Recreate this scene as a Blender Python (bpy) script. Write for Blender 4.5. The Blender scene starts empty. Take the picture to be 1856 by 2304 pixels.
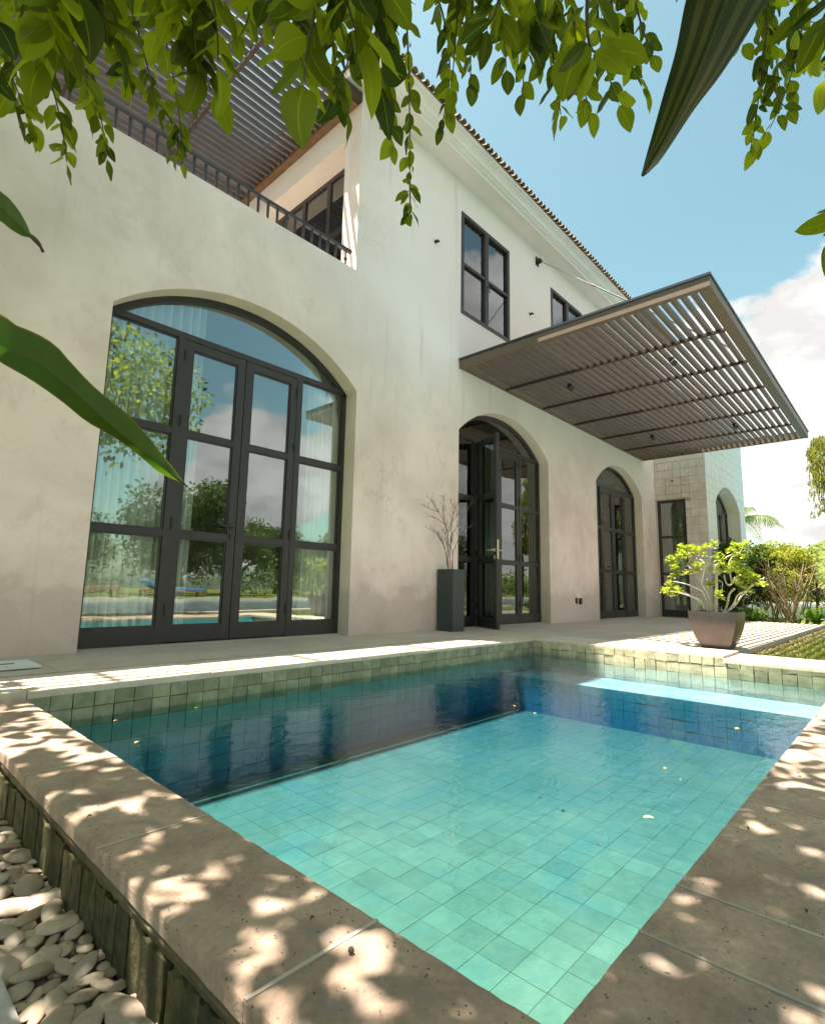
import bpy, bmesh, math, random
from mathutils import Vector, Matrix, noise
random.seed(11)
R_=math.radians
sc=bpy.context.scene
C=sc.collection
# ---------------------------------------------------------------- camera
RIGHT=Vector((0.678095,-0.734715,0.019535)); DOWN=Vector((0.116095,0.080827,-0.989944)); FWD=Vector((0.725747,0.673544,0.140105))
CAM=Vector((0,0,0.55)); FPX=1201.33
cd=bpy.data.cameras.new('camera'); cam=bpy.data.objects.new('camera',cd); C.objects.link(cam)
cam.matrix_world=Matrix(((RIGHT.x,-DOWN.x,-FWD.x,CAM.x),(RIGHT.y,-DOWN.y,-FWD.y,CAM.y),(RIGHT.z,-DOWN.z,-FWD.z,CAM.z),(0,0,0,1)))
cd.sensor_fit='HORIZONTAL'; cd.sensor_width=36; cd.lens=36*FPX/1856; cd.clip_end=2000; cd.clip_start=0.02
sc.camera=cam
def ray(px,py): return RIGHT*((px-928)/FPX)+DOWN*((py-1152)/FPX)+FWD
def at(px,py,ax,v):
    d=ray(px,py); return CAM+d*((v-CAM[ax])/d[ax])
def atd(px,py,dist): return CAM+ray(px,py).normalized()*dist
def project(p):
    v=Vector(p)-CAM; z=v.dot(FWD)
    if z<0.02: return None
    return (928+FPX*v.dot(RIGHT)/z, 1152+FPX*v.dot(DOWN)/z)
# ---------------------------------------------------------------- sun, sky, exposure
TX,TY=0.19,0.215                       # ground offset of a shadow per metre of height (+x, -y)
SUN=Vector((-TX,TY,1)).normalized()
sl=bpy.data.lights.new('sun','SUN'); sl.energy=2.9; sl.angle=R_(0.5); sl.color=(1,0.92,0.80)
so=bpy.data.objects.new('sun',sl); C.objects.link(so); so.rotation_euler=SUN.to_track_quat('Z','Y').to_euler(); so.location=(0,0,30)
w=bpy.data.worlds.new('World'); sc.world=w; w.use_nodes=True
def N(nt,t,**kw):
    n=nt.nodes.new(t)
    for k,v in kw.items():
        if k in('operation','noise_dimensions','blend_type','data_type','sky_type','interpolation','feature','distance','wave_type','bands_direction','rings_direction','invert','musgrave_type','noise_type'): setattr(n,k,v)
        else:
            try: n.inputs[k.replace('_',' ')].default_value=v
            except Exception: n.inputs[int(k[1:])].default_value=v
    return n
def L(nt,a,b): nt.links.new(a,b)
def world():
    nt=w.node_tree; nt.nodes.clear()
    out=N(nt,'ShaderNodeOutputWorld'); bg=N(nt,'ShaderNodeBackground'); bg.inputs['Strength'].default_value=0.115
    sky=nt.nodes.new('ShaderNodeTexSky'); sky.sky_type='NISHITA'; sky.sun_disc=False
    sky.sun_elevation=math.asin(SUN.z); sky.sun_rotation=math.atan2(SUN.x,SUN.y)
    sky.air_density=1.0; sky.dust_density=1.6; sky.ozone_density=1.0; sky.altitude=0
    tc=N(nt,'ShaderNodeTexCoord')
    # tint to the teal-blue of the photograph's sky
    mul=N(nt,'ShaderNodeMix',data_type='RGBA',blend_type='MULTIPLY'); mul.inputs[0].default_value=1; mul.inputs[7].default_value=(0.315,0.375,0.275,1)
    L(nt,sky.outputs[0],mul.inputs[6])
    # clouds
    mp=N(nt,'ShaderNodeMapping'); mp.inputs['Scale'].default_value=(1,1,1.9); L(nt,tc.outputs['Generated'],mp.inputs[0])
    nz=N(nt,'ShaderNodeTexNoise'); nz.inputs['Scale'].default_value=3.4; nz.inputs['Detail'].default_value=9; nz.inputs['Roughness'].default_value=0.58; nz.inputs['Distortion'].default_value=0.15
    L(nt,mp.outputs[0],nz.inputs['Vector'])
    nz2=N(nt,'ShaderNodeTexNoise'); nz2.inputs['Scale'].default_value=11; nz2.inputs['Detail'].default_value=7; nz2.inputs['Roughness'].default_value=0.6
    L(nt,mp.outputs[0],nz2.inputs['Vector'])
    def blob(d,lo,hi,amp):
        d=Vector(d).normalized()
        dt=N(nt,'ShaderNodeVectorMath',operation='DOT_PRODUCT'); dt.inputs[1].default_value=d
        nrm=N(nt,'ShaderNodeVectorMath',operation='NORMALIZE'); L(nt,tc.outputs['Generated'],nrm.inputs[0]); L(nt,nrm.outputs[0],dt.inputs[0])
        mr=N(nt,'ShaderNodeMapRange'); mr.interpolation_type='SMOOTHSTEP'
        mr.inputs[1].default_value=math.cos(R_(hi)); mr.inputs[2].default_value=math.cos(R_(lo)); mr.inputs[3].default_value=0; mr.inputs[4].default_value=amp
        L(nt,dt.outputs['Value'],mr.inputs[0]); return mr.outputs[0]
    acc=None
    for args in (((0.93,0.11,0.35),5,17,0.40),((0.97,-0.10,0.25),4,18,0.22),((0.99,0.13,0.10),2,9,0.12),((0.72,0.10,0.69),1,12,0.16),
                 ((0.43,-0.87,0.16),2,12,0.30),((0.52,-0.81,0.24),2,10,0.26),((0.415,-0.84,0.40),1,6,0.20),((0.8,-0.55,0.3),4,22,0.3),((-0.3,-0.9,0.35),8,36,0.32),((0.38,-0.80,0.42),3,16,-0.12),((0.0,-0.7,0.75),5,34,0.16),
                 ((0.746,0.272,0.608),4,24,-0.22),((0.30,0.10,0.95),5,28,-0.2),((0.80,0.16,0.56),1,11,-0.16)):
        b=blob(*args)
        if acc is None: acc=b
        else:
            a=N(nt,'ShaderNodeMath',operation='ADD'); L(nt,acc,a.inputs[0]); L(nt,b,a.inputs[1]); acc=a.outputs[0]
    m2=N(nt,'ShaderNodeMath',operation='MULTIPLY_ADD'); L(nt,nz2.outputs[0],m2.inputs[0]); m2.inputs[1].default_value=0.28; m2.inputs[2].default_value=-0.14
    a=N(nt,'ShaderNodeMath',operation='ADD'); L(nt,acc,a.inputs[0]); L(nt,m2.outputs[0],a.inputs[1])
    a2=N(nt,'ShaderNodeMath',operation='ADD'); L(nt,a.outputs[0],a2.inputs[0]); L(nt,nz.outputs[0],a2.inputs[1])
    mask=N(nt,'ShaderNodeMapRange'); mask.interpolation_type='SMOOTHSTEP'; mask.inputs[1].default_value=0.63; mask.inputs[2].default_value=0.73; L(nt,a2.outputs[0],mask.inputs[0])
    # cloud brightness: thicker = slightly greyer
    shade=N(nt,'ShaderNodeMapRange'); nz3=N(nt,'ShaderNodeTexNoise'); nz3.inputs['Scale'].default_value=7; nz3.inputs['Detail'].default_value=8; nz3.inputs['Roughness'].default_value=0.6; L(nt,mp.outputs[0],nz3.inputs['Vector'])
    shade.inputs[1].default_value=0.38; shade.inputs[2].default_value=0.66; shade.inputs[3].default_value=0.74; shade.inputs[4].default_value=1.18; L(nt,nz3.outputs[0],shade.inputs[0])
    cc=N(nt,'ShaderNodeMix',data_type='RGBA',blend_type='MULTIPLY'); cc.inputs[0].default_value=1; cc.inputs[6].default_value=(1.50,1.47,1.42,1); L(nt,shade.outputs[0],cc.inputs[7])
    mx=N(nt,'ShaderNodeMix',data_type='RGBA'); L(nt,mask.outputs[0],mx.inputs[0]); L(nt,mul.outputs[2],mx.inputs[6]); L(nt,cc.outputs[2],mx.inputs[7])
    L(nt,mx.outputs[2],bg.inputs['Color']); L(nt,bg.outputs[0],out.inputs[0])
world()
vs=sc.view_settings; vs.view_transform='Standard'; vs.look='None'; vs.gamma=1; vs.use_curve_mapping=False; vs.exposure=2.82
sc.cycles.max_bounces=10; sc.cycles.transparent_max_bounces=24; sc.cycles.diffuse_bounces=5; sc.cycles.glossy_bounces=5
# ---------------------------------------------------------------- materials
def newmat(name):
    m=bpy.data.materials.new(name); m.use_nodes=True; nt=m.node_tree
    return m,nt,nt.nodes['Principled BSDF'],nt.nodes['Material Output']
def ramp(nt,src,stops):
    r=nt.nodes.new('ShaderNodeValToRGB'); e=r.color_ramp.elements
    while len(e)>1: e.remove(e[-1])
    e[0].position=stops[0][0]; e[0].color=(*stops[0][1],1)
    for p,c in stops[1:]:
        x=e.new(p); x.color=(*c,1)
    L(nt,src,r.inputs[0]); return r.outputs[0]
def noise_out(nt,scale,detail=6,rough=0.55,dist=0,stretch=None,coord='Position'):
    if coord=='Position': src=N(nt,'ShaderNodeNewGeometry').outputs['Position']
    else: src=N(nt,'ShaderNodeTexCoord').outputs[coord]
    if stretch:
        mp=N(nt,'ShaderNodeMapping'); mp.inputs['Scale'].default_value=stretch; L(nt,src,mp.inputs[0]); src=mp.outputs[0]
    n=N(nt,'ShaderNodeTexNoise'); n.inputs['Scale'].default_value=scale; n.inputs['Detail'].default_value=detail; n.inputs['Roughness'].default_value=rough; n.inputs['Distortion'].default_value=dist
    L(nt,src,n.inputs['Vector']); return n.outputs[0]
def mixc(nt,fac,a,b,bt='MIX'):
    m=N(nt,'ShaderNodeMix',data_type='RGBA',blend_type=bt)
    for i,x in ((0,fac),(6,a),(7,b)):
        if hasattr(x,'links'): L(nt,x,m.inputs[i])
        else: m.inputs[i].default_value=x if i==0 else (*x,1)
    return m.outputs[2]
def bump(nt,p,src,strength,dist):
    b=N(nt,'ShaderNodeBump'); b.inputs['Strength'].default_value=strength; b.inputs['Distance'].default_value=dist
    L(nt,src,b.inputs['Height'])
    if p.inputs['Normal'].is_linked: L(nt,p.inputs['Normal'].links[0].from_socket,b.inputs['Normal'])
    L(nt,b.outputs[0],p.inputs['Normal'])
def rnd(nt,obj=True,island=False):
    if obj: return N(nt,'ShaderNodeObjectInfo').outputs['Random']
    return N(nt,'ShaderNodeNewGeometry').outputs['Random Per Island']
M={}
def simple(name,col,rough=0.5,metal=0,var=0.0,nscale=8,bumpamt=0,spec=0.5):
    m,nt,p,o=newmat(name); p.inputs['Roughness'].default_value=rough; p.inputs['Metallic'].default_value=metal; p.inputs['Specular IOR Level'].default_value=spec
    n=noise_out(nt,nscale)
    c=ramp(nt,n,[(0.3,tuple(x*(1-var) for x in col)),(0.7,tuple(min(1,x*(1+var)) for x in col))]); L(nt,c,p.inputs['Base Color'])
    if bumpamt: bump(nt,p,noise_out(nt,nscale*12,3),bumpamt,0.004)
    M[name]=m; return m
def plaster(name,base,dark,stain,amount=1):
    m,nt,p,o=newmat(name); p.inputs['Roughness'].default_value=0.88; p.inputs['Specular IOR Level'].default_value=0.25
    n1=noise_out(nt,1.1,8,0.62,0.8); n2=noise_out(nt,3.6,9,0.72,0.35,stretch=(1,1,0.75)); n3=noise_out(nt,0.55,5,0.5,0.3)
    c=ramp(nt,n1,[(0.33,dark),(0.56,base),(0.8,tuple(min(1,x*1.06) for x in base))])
    f2=ramp(nt,n2,[(0.54,(0,0,0)),(0.62,(0.30*amount,)*3),(0.78,(0.36*amount,)*3)]); c=mixc(nt,f2,c,tuple(x*0.80 for x in dark))
    f3=ramp(nt,n3,[(0.47,(0,0,0)),(0.66,(0.62*amount,)*3)]); c=mixc(nt,f3,c,stain)
    # damp, dirtier foot of the wall
    g=N(nt,'ShaderNodeNewGeometry'); sx=N(nt,'ShaderNodeSeparateXYZ'); L(nt,g.outputs['Position'],sx.inputs[0])
    dz=N(nt,'ShaderNodeMath',operation='MULTIPLY_ADD'); L(nt,noise_out(nt,3,6,0.6),dz.inputs[0]); dz.inputs[1].default_value=-0.9; L(nt,sx.outputs[2],dz.inputs[2])
    f4=ramp(nt,dz.outputs[0],[(-0.0,(0.5,)*3),(0.12,(0.2,)*3),(0.4,(0,0,0))]); c=mixc(nt,f4,c,tuple(x*0.72 for x in stain))
    up=N(nt,'ShaderNodeMath',operation='MULTIPLY_ADD'); L(nt,noise_out(nt,1.2,5),up.inputs[0]); up.inputs[1].default_value=1.2; L(nt,sx.outputs[2],up.inputs[2])
    ux=N(nt,'ShaderNodeMapRange'); ux.inputs[1].default_value=3.0; ux.inputs[2].default_value=4.6; L(nt,sx.outputs[0],ux.inputs[0])
    fu=ramp(nt,up.outputs[0],[(0.0,(0,0,0)),(1.0,(0.85,)*3)]); mr5=N(nt,'ShaderNodeMapRange'); mr5.inputs[1].default_value=2.6; mr5.inputs[2].default_value=4.6; mr5.inputs[4].default_value=0.85; L(nt,up.outputs[0],mr5.inputs[0])
    mm5=N(nt,'ShaderNodeMath',operation='MULTIPLY'); L(nt,mr5.outputs[0],mm5.inputs[0]); L(nt,ux.outputs[0],mm5.inputs[1]); c=mixc(nt,mm5.outputs[0],c,(0.91,0.815,0.785))
    # thin hairline streaks running down
    st=noise_out(nt,9,4,0.6,0.2,stretch=(1,1,0.05)); f5=ramp(nt,st,[(0.62,(0,0,0)),(0.72,(0.22*amount,)*3)]); c=mixc(nt,f5,c,tuple(x*0.75 for x in stain))
    # hairline cracks
    vo=N(nt,'ShaderNodeTexVoronoi',feature='DISTANCE_TO_EDGE'); vo.inputs['Scale'].default_value=1.3
    dv=N(nt,'ShaderNodeVectorMath',operation='ADD'); nn=N(nt,'ShaderNodeTexNoise'); nn.inputs['Scale'].default_value=4; nn.inputs['Detail'].default_value=6
    L(nt,g.outputs['Position'],nn.inputs['Vector']); sc_=N(nt,'ShaderNodeVectorMath',operation='SCALE'); sc_.inputs['Scale'].default_value=0.5; L(nt,nn.outputs[1],sc_.inputs[0]); L(nt,g.outputs['Position'],dv.inputs[0]); L(nt,sc_.outputs[0],dv.inputs[1]); L(nt,dv.outputs[0],vo.inputs['Vector'])
    cr=ramp(nt,vo.outputs[0],[(0.0,(0.5,)*3),(0.006,(0,0,0))]); msk=ramp(nt,noise_out(nt,0.8,3),[(0.55,(0,0,0)),(0.68,(1,1,1))]); crm=mixc(nt,1.0,cr,msk,'MULTIPLY'); c=mixc(nt,crm,c,tuple(x*0.55 for x in stain))
    L(nt,c,p.inputs['Base Color'])
    bump(nt,p,noise_out(nt,26,6,0.6,0.6),0.22,0.01); bump(nt,p,noise_out(nt,4,5,0.55,1.0),0.35,0.03)
    M[name]=m
plaster('plaster',(0.89,0.725,0.665),(0.765,0.60,0.54),(0.57,0.44,0.38))
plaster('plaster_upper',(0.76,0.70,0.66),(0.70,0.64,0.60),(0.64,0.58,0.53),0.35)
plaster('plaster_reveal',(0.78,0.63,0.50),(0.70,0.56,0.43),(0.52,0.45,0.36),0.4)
simple('trim_white',(0.88,0.77,0.735),0.7,var=0.04,nscale=2)
simple('room_wall',(0.70,0.64,0.54),0.9,var=0.03,nscale=2)
simple('wood_beam',(0.20,0.12,0.06),0.6,var=0.25,nscale=6)
simple('wood_floor',(0.16,0.09,0.05),0.35,var=0.3,nscale=5)
simple('frame_metal',(0.047,0.041,0.04),0.42,0.25,var=0.12,nscale=14,bumpamt=0.05)
simple('slat_metal',(0.155,0.102,0.068),0.5,0.0,var=0.10,nscale=7,bumpamt=0.05)
simple('pergola_metal',(0.115,0.093,0.085),0.5,0.0,var=0.12,nscale=7)
simple('joint',(0.40,0.34,0.28),0.9,var=0.2)
simple('rafter_metal',(0.06,0.035,0.025),0.5,0.4,var=0.15)
simple('brown_wood',(0.17,0.09,0.04),0.45,var=0.25,nscale=10)
simple('black_plastic',(0.03,0.03,0.032),0.4,var=0.1)
simple('dark_lip',(0.045,0.05,0.065),0.35,0.3,var=0.1)
simple('steel',(0.42,0.43,0.44),0.25,1.0,var=0.1)
simple('brass',(0.75,0.66,0.42),0.3,0.7,var=0.05)
simple('planter_black',(0.035,0.045,0.045),0.5,0.0,var=0.18,nscale=9,bumpamt=0.12)
simple('bronze_pot',(0.085,0.07,0.066),0.36,0.45,var=0.14,nscale=9,bumpamt=0.06)
simple('potting_soil',(0.05,0.035,0.022),0.95,var=0.4,nscale=30,bumpamt=0.5)
simple('lid_plastic',(0.62,0.66,0.66),0.5,var=0.05)
simple('roof_tile',(0.22,0.15,0.11),0.85,var=0.4,nscale=12,bumpamt=0.3)
simple('blue_cushion',(0.02,0.18,0.42),0.8,var=0.1)
simple('wicker',(0.22,0.12,0.06),0.7,var=0.3,nscale=30)
simple('twig_brown',(0.11,0.075,0.05),0.8,var=0.3,nscale=30)
simple('stem_tan',(0.30,0.22,0.12),0.8,var=0.3,nscale=20)
simple('bark_pale',(0.50,0.45,0.36),0.75,var=0.22,nscale=26,bumpamt=0.3)
simple('bark_dark',(0.10,0.075,0.05),0.9,var=0.35,nscale=14,bumpamt=0.5)
simple('grout',(0.15,0.19,0.10),0.95,var=0.25,nscale=14)
simple('soil',(0.10,0.065,0.04),0.95,var=0.5,nscale=10,bumpamt=0.5)
def stone(name,a,b,spots=0.0,rough=0.82,objvar=0.06,scale=3.0,pits=0.3,cold=None):
    m,nt,p,o=newmat(name); p.inputs['Roughness'].default_value=rough; p.inputs['Specular IOR Level'].default_value=0.3
    n1=noise_out(nt,scale,9,0.62,0.5); c=ramp(nt,n1,[(0.34,a),(0.66,b)])
    nf=noise_out(nt,scale*14,7,0.72,0.2); c=mixc(nt,0.5,c,ramp(nt,nf,[(0.36,(0.70,0.69,0.68)),(0.62,(1.12,1.1,1.08))]),'MULTIPLY')
    if cold: f=ramp(nt,noise_out(nt,scale*1.7,6,0.6,0.8),[(0.5,(0,0,0)),(0.66,(0.7,)*3)]); c=mixc(nt,f,c,cold)
    if spots:
        vo=N(nt,'ShaderNodeTexVoronoi'); vo.inputs['Scale'].default_value=85; L(nt,N(nt,'ShaderNodeNewGeometry').outputs['Position'],vo.inputs['Vector'])
        f=ramp(nt,vo.outputs[0],[(0.13,(1,1,1)),(0.24,(0,0,0))]); mk=ramp(nt,noise_out(nt,22,3),[(0.50,(0,0,0)),(0.58,(1,1,1))])
        sp=mixc(nt,1.0,f,mk,'MULTIPLY'); c=mixc(nt,sp,c,tuple(x*0.35 for x in a)); 
        bump(nt,p,sp,-0.6,0.004)
    r=rnd(nt); v=N(nt,'ShaderNodeMapRange'); v.inputs[3].default_value=1-objvar; v.inputs[4].default_value=1+objvar; L(nt,r,v.inputs[0])
    hs=N(nt,'ShaderNodeHueSaturation'); L(nt,v.outputs[0],hs.inputs['Value']); L(nt,c,hs.inputs['Color']); L(nt,hs.outputs[0],p.inputs['Base Color'])
    bump(nt,p,noise_out(nt,60,8,0.7),pits,0.006); bump(nt,p,noise_out(nt,11,6,0.6,0.4),pits*0.8,0.012)
    M[name]=m
stone('travertine_rough',(0.29,0.205,0.15),(0.49,0.365,0.275),1.0,pits=0.8,scale=5.5,cold=(0.24,0.195,0.165))
stone('coping_light',(0.46,0.385,0.31),(0.60,0.52,0.44),0,scale=3)
stone('terrace_stone',(0.42,0.35,0.285),(0.52,0.445,0.37),0,scale=1.6,pits=0.12,objvar=0.035,rough=0.62)
stone('green_tile',(0.175,0.185,0.115),(0.30,0.29,0.19),0,scale=9,objvar=0.22,pits=0.5,cold=(0.14,0.165,0.14))
stone('gold_tile',(0.34,0.29,0.18),(0.50,0.43,0.30),0,scale=10,objvar=0.2,pits=0.7,cold=(0.26,0.26,0.2))
stone('floor_tile',(0.15,0.205,0.095),(0.27,0.275,0.13),0,scale=1.3,objvar=0.11,pits=0.1,cold=(0.12,0.21,0.12))
stone('shade_blue_tile',(0.06,0.31,0.32),(0.10,0.40,0.41),0,scale=3,objvar=0.1,pits=0.1)  # blue of the shaded, reflecting water painted into the tile colour
stone('ledge_tile',(0.50,0.50,0.40),(0.66,0.64,0.52),0,scale=3,objvar=0.16,pits=0.1)
stone('moss_stone',(0.035,0.04,0.014),(0.13,0.105,0.05),0,scale=13,objvar=0.3,pits=1.0,cold=(0.018,0.024,0.008))
stone('cement_band',(0.22,0.17,0.10),(0.34,0.28,0.18),0,scale=12,pits=0.7)
stone('pebble_pale',(0.30,0.24,0.185),(0.46,0.375,0.30),0,scale=10,objvar=0.22,pits=0.08,rough=0.6)
stone('pebble_brown',(0.22,0.16,0.11),(0.36,0.28,0.2),0,scale=14,objvar=0.3,pits=0.1,rough=0.6)
stone('gravel_bed',(0.30,0.26,0.22),(0.42,0.37,0.32),0,scale=20,pits=0.5)
stone('concrete',(0.36,0.33,0.30),(0.52,0.50,0.47),0,scale=5,pits=0.35)
stone('block_stone',(0.62,0.52,0.45),(0.74,0.65,0.58),0,scale=5,objvar=0.06,pits=0.3)
stone('block_white',(0.74,0.69,0.65),(0.82,0.77,0.72),0,scale=4,objvar=0.02,pits=0.2)
def leafmat(name,dark,light,trans,island=False,var=0.5,rough=0.42,vein=True,tw=0.5):
    m,nt,p,o=newmat(name)
    r=rnd(nt,not island,island)
    c=mixc(nt,r,dark,light)
    c2=mixc(nt,0.35,c,ramp(nt,noise_out(nt,38,4),[(0.35,(0.72,0.78,0.6)),(0.65,(1.15,1.1,1.0))]),'MULTIPLY')
    if vein:
        uv=N(nt,'ShaderNodeUVMap'); sp=N(nt,'ShaderNodeSeparateXYZ'); L(nt,uv.outputs[0],sp.inputs[0])
        ab=N(nt,'ShaderNodeMath',operation='SUBTRACT'); L(nt,sp.outputs[0],ab.inputs[0]); ab.inputs[1].default_value=0.5
        ab2=N(nt,'ShaderNodeMath',operation='ABSOLUTE'); L(nt,ab.outputs[0],ab2.inputs[0])
        mid=ramp(nt,ab2.outputs[0],[(0.010,(0.30,)*3),(0.03,(0,0,0))])
        ma=N(nt,'ShaderNodeMath',operation='MULTIPLY_ADD'); L(nt,ab2.outputs[0],ma.inputs[0]); ma.inputs[1].default_value=-0.55; L(nt,sp.outputs[1],ma.inputs[2])
        wv=N(nt,'ShaderNodeMath',operation='MULTIPLY'); L(nt,ma.outputs[0],wv.inputs[0]); wv.inputs[1].default_value=70
        sn=N(nt,'ShaderNodeMath',operation='SINE'); L(nt,wv.outputs[0],sn.inputs[0])
        vv=ramp(nt,sn.outputs[0],[(0.95,(0,0,0)),(1.0,(0.10,)*3)])
        fac=mixc(nt,1.0,mid,vv,'LIGHTEN'); c2=mixc(nt,fac,c2,tuple(min(1,x*1.9+0.02) for x in light))
    L(nt,c2,p.inputs['Base Color']); p.inputs['Roughness'].default_value=rough; p.inputs['Specular IOR Level'].default_value=0.28
    tr=N(nt,'ShaderNodeBsdfTranslucent'); tcol=mixc(nt,1.0,c2,trans,'MULTIPLY'); L(nt,tcol,tr.inputs[0])
    ad=N(nt,'ShaderNodeMixShader'); ad.inputs[0].default_value=tw
    L(nt,p.outputs[0],ad.inputs[1]); L(nt,tr.outputs[0],ad.inputs[2]); L(nt,ad.outputs[0],o.inputs[0])
    M[name]=m
leafmat('leaf',(0.013,0.028,0.005),(0.135,0.185,0.012),(3.8,3.2,1.0),tw=0.6)
leafmat('leaf_many',(0.013,0.028,0.005),(0.135,0.185,0.012),(3.8,3.2,1.0),island=True,tw=0.6)
leafmat('strap_leaf_green',(0.075,0.125,0.012),(0.085,0.14,0.014),(3.2,3.2,0.8),vein=False,rough=0.35,tw=0.55)
leafmat('strap_leaf_stripe',(0.11,0.13,0.025),(0.12,0.14,0.03),(2.2,2.0,0.8),vein=False,rough=0.35,tw=0.4)
leafmat('strap_leaf_dark',(0.035,0.06,0.010),(0.04,0.068,0.010),(2.6,2.6,0.8),vein=False,rough=0.35,tw=0.5)
leafmat('strap_leaf_edge',(0.18,0.17,0.03),(0.20,0.16,0.03),(3,2.5,0.7),vein=False)
leafmat('succulent_leaf',(0.26,0.33,0.045),(0.42,0.47,0.09),(1.5,1.5,0.6),island=True,vein=False,tw=0.3)
leafmat('hedge_leaf',(0.12,0.15,0.025),(0.40,0.40,0.07),(2.0,2.0,0.7),island=True,vein=False,tw=0.35)
leafmat('hedge_dark',(0.020,0.045,0.010),(0.07,0.11,0.02),(2,2.2,0.7),island=True,vein=False,tw=0.3)
leafmat('dry_leaf',(0.16,0.12,0.06),(0.34,0.26,0.13),(1.4,1.2,0.8),island=True,vein=False,tw=0.3)
leafmat('fern_leaf',(0.07,0.15,0.015),(0.16,0.28,0.03),(2.0,2.0,0.6),island=True,vein=False,tw=0.4)
leafmat('cordyline_leaf',(0.06,0.05,0.03),(0.12,0.09,0.05),(2,1.6,1),island=True,vein=False,tw=0.3)
leafmat('palm_leaf',(0.09,0.12,0.04),(0.20,0.24,0.08),(1.8,1.8,0.8),island=True,vein=False,tw=0.3)
leafmat('bamboo_leaf',(0.14,0.17,0.03),(0.34,0.32,0.07),(1.8,1.7,0.7),island=True,vein=False,tw=0.35)
leafmat('far_leaf',(0.16,0.20,0.07),(0.28,0.32,0.13),(1.6,1.7,0.8),island=True,vein=False,tw=0.3)
leafmat('garden_tree_leaf',(0.025,0.05,0.012),(0.075,0.115,0.022),(2,2.2,0.7),island=True,vein=False,tw=0.3)
leafmat('grass_blade',(0.085,0.12,0.02),(0.22,0.22,0.05),(1.8,1.8,0.7),island=True,vein=False,tw=0.35)
leafmat('fallen_leaf',(0.42,0.32,0.08),(0.55,0.45,0.20),(1.2,1.1,0.8),vein=False,tw=0.2)
def glassmat():
    m,nt,p,o=newmat('window_glass'); nt.nodes.remove(p)
    tr=N(nt,'ShaderNodeBsdfTransparent'); tr.inputs[0].default_value=(0.97,1.0,0.985,1)
    gl=N(nt,'ShaderNodeBsdfGlossy'); gl.inputs['Roughness'].default_value=0.0; gl.inputs[0].default_value=(0.93,0.97,0.97,1)
    bm_=N(nt,'ShaderNodeBump'); bm_.inputs['Strength'].default_value=0.07; bm_.inputs['Distance'].default_value=0.02; L(nt,noise_out(nt,1.6,2),bm_.inputs['Height']); L(nt,bm_.outputs[0],gl.inputs['Normal'])
    fr=N(nt,'ShaderNodeFresnel'); fr.inputs[0].default_value=1.5
    ma=N(nt,'ShaderNodeMath',operation='MULTIPLY_ADD'); L(nt,fr.outputs[0],ma.inputs[0]); ma.inputs[1].default_value=0.9; ma.inputs[2].default_value=0.145; ma.use_clamp=True
    mx=N(nt,'ShaderNodeMixShader'); L(nt,ma.outputs[0],mx.inputs[0]); L(nt,tr.outputs[0],mx.inputs[1]); L(nt,gl.outputs[0],mx.inputs[2]); L(nt,mx.outputs[0],o.inputs[0]); M['glass']=m
glassmat()
def watermat(name,absorb,dens,bs=0.2):
    m,nt,p,o=newmat(name); nt.nodes.remove(p)
    tr=N(nt,'ShaderNodeBsdfTransparent'); tr.inputs[0].default_value=(0.97,1,1,1)
    gl=N(nt,'ShaderNodeBsdfGlossy'); gl.inputs['Roughness'].default_value=0.0
    b=N(nt,'ShaderNodeBump'); b.inputs['Strength'].default_value=bs; b.inputs['Distance'].default_value=0.02; L(nt,noise_out(nt,6,4,0.55,0.9,stretch=(1,1.6,1)),b.inputs['Height']); L(nt,b.outputs[0],gl.inputs['Normal'])
    fr=N(nt,'ShaderNodeFresnel'); fr.inputs[0].default_value=1.33; L(nt,b.outputs[0],fr.inputs['Normal'])
    # only the open surface reflects; the sides and bottom of the body touch the tiles
    sz=N(nt,'ShaderNodeSeparateXYZ'); L(nt,N(nt,'ShaderNodeNewGeometry').outputs['Position'],sz.inputs[0])
    gt=N(nt,'ShaderNodeMath',operation='GREATER_THAN'); L(nt,sz.outputs[2],gt.inputs[0]); gt.inputs[1].default_value=-0.1295
    fm=N(nt,'ShaderNodeMath',operation='MULTIPLY'); L(nt,fr.outputs[0],fm.inputs[0]); L(nt,gt.outputs[0],fm.inputs[1])
    mx=N(nt,'ShaderNodeMixShader'); L(nt,fm.outputs[0],mx.inputs[0]); L(nt,tr.outputs[0],mx.inputs[1]); L(nt,gl.outputs[0],mx.inputs[2]); L(nt,mx.outputs[0],o.inputs[0])
    va=N(nt,'ShaderNodeVolumeAbsorption'); va.inputs[0].default_value=(*absorb,1); va.inputs[1].default_value=dens; L(nt,va.outputs[0],o.inputs[1]); M[name]=m
watermat('water',(0.12,0.57,0.88),1.15); watermat('water_large',(0.05,0.75,0.86),0.8,0.6)
def curtainmat():
    m,nt,p,o=newmat('curtain_fabric'); p.inputs['Base Color'].default_value=(0.93,0.93,0.88,1); p.inputs['Roughness'].default_value=0.9
    tr=N(nt,'ShaderNodeBsdfTranslucent'); tr.inputs[0].default_value=(0.8,0.82,0.76,1); mx=N(nt,'ShaderNodeMixShader'); mx.inputs[0].default_value=0.12
    L(nt,p.outputs[0],mx.inputs[1]); L(nt,tr.outputs[0],mx.inputs[2]); L(nt,mx.outputs[0],o.inputs[0]); bump(nt,p,noise_out(nt,400,2),0.1,0.001); M['curtain']=m
curtainmat()
def grassground():
    m,nt,p,o=newmat('lawn_ground'); p.inputs['Roughness'].default_value=0.95; p.inputs['Specular IOR Level'].default_value=0.1
    c=ramp(nt,noise_out(nt,2.2,8,0.65),[(0.35,(0.07,0.085,0.018)),(0.6,(0.13,0.15,0.035))]); L(nt,c,p.inputs['Base Color']); bump(nt,p,noise_out(nt,60,5,0.7),0.8,0.03); M['lawn_ground']=m
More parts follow.
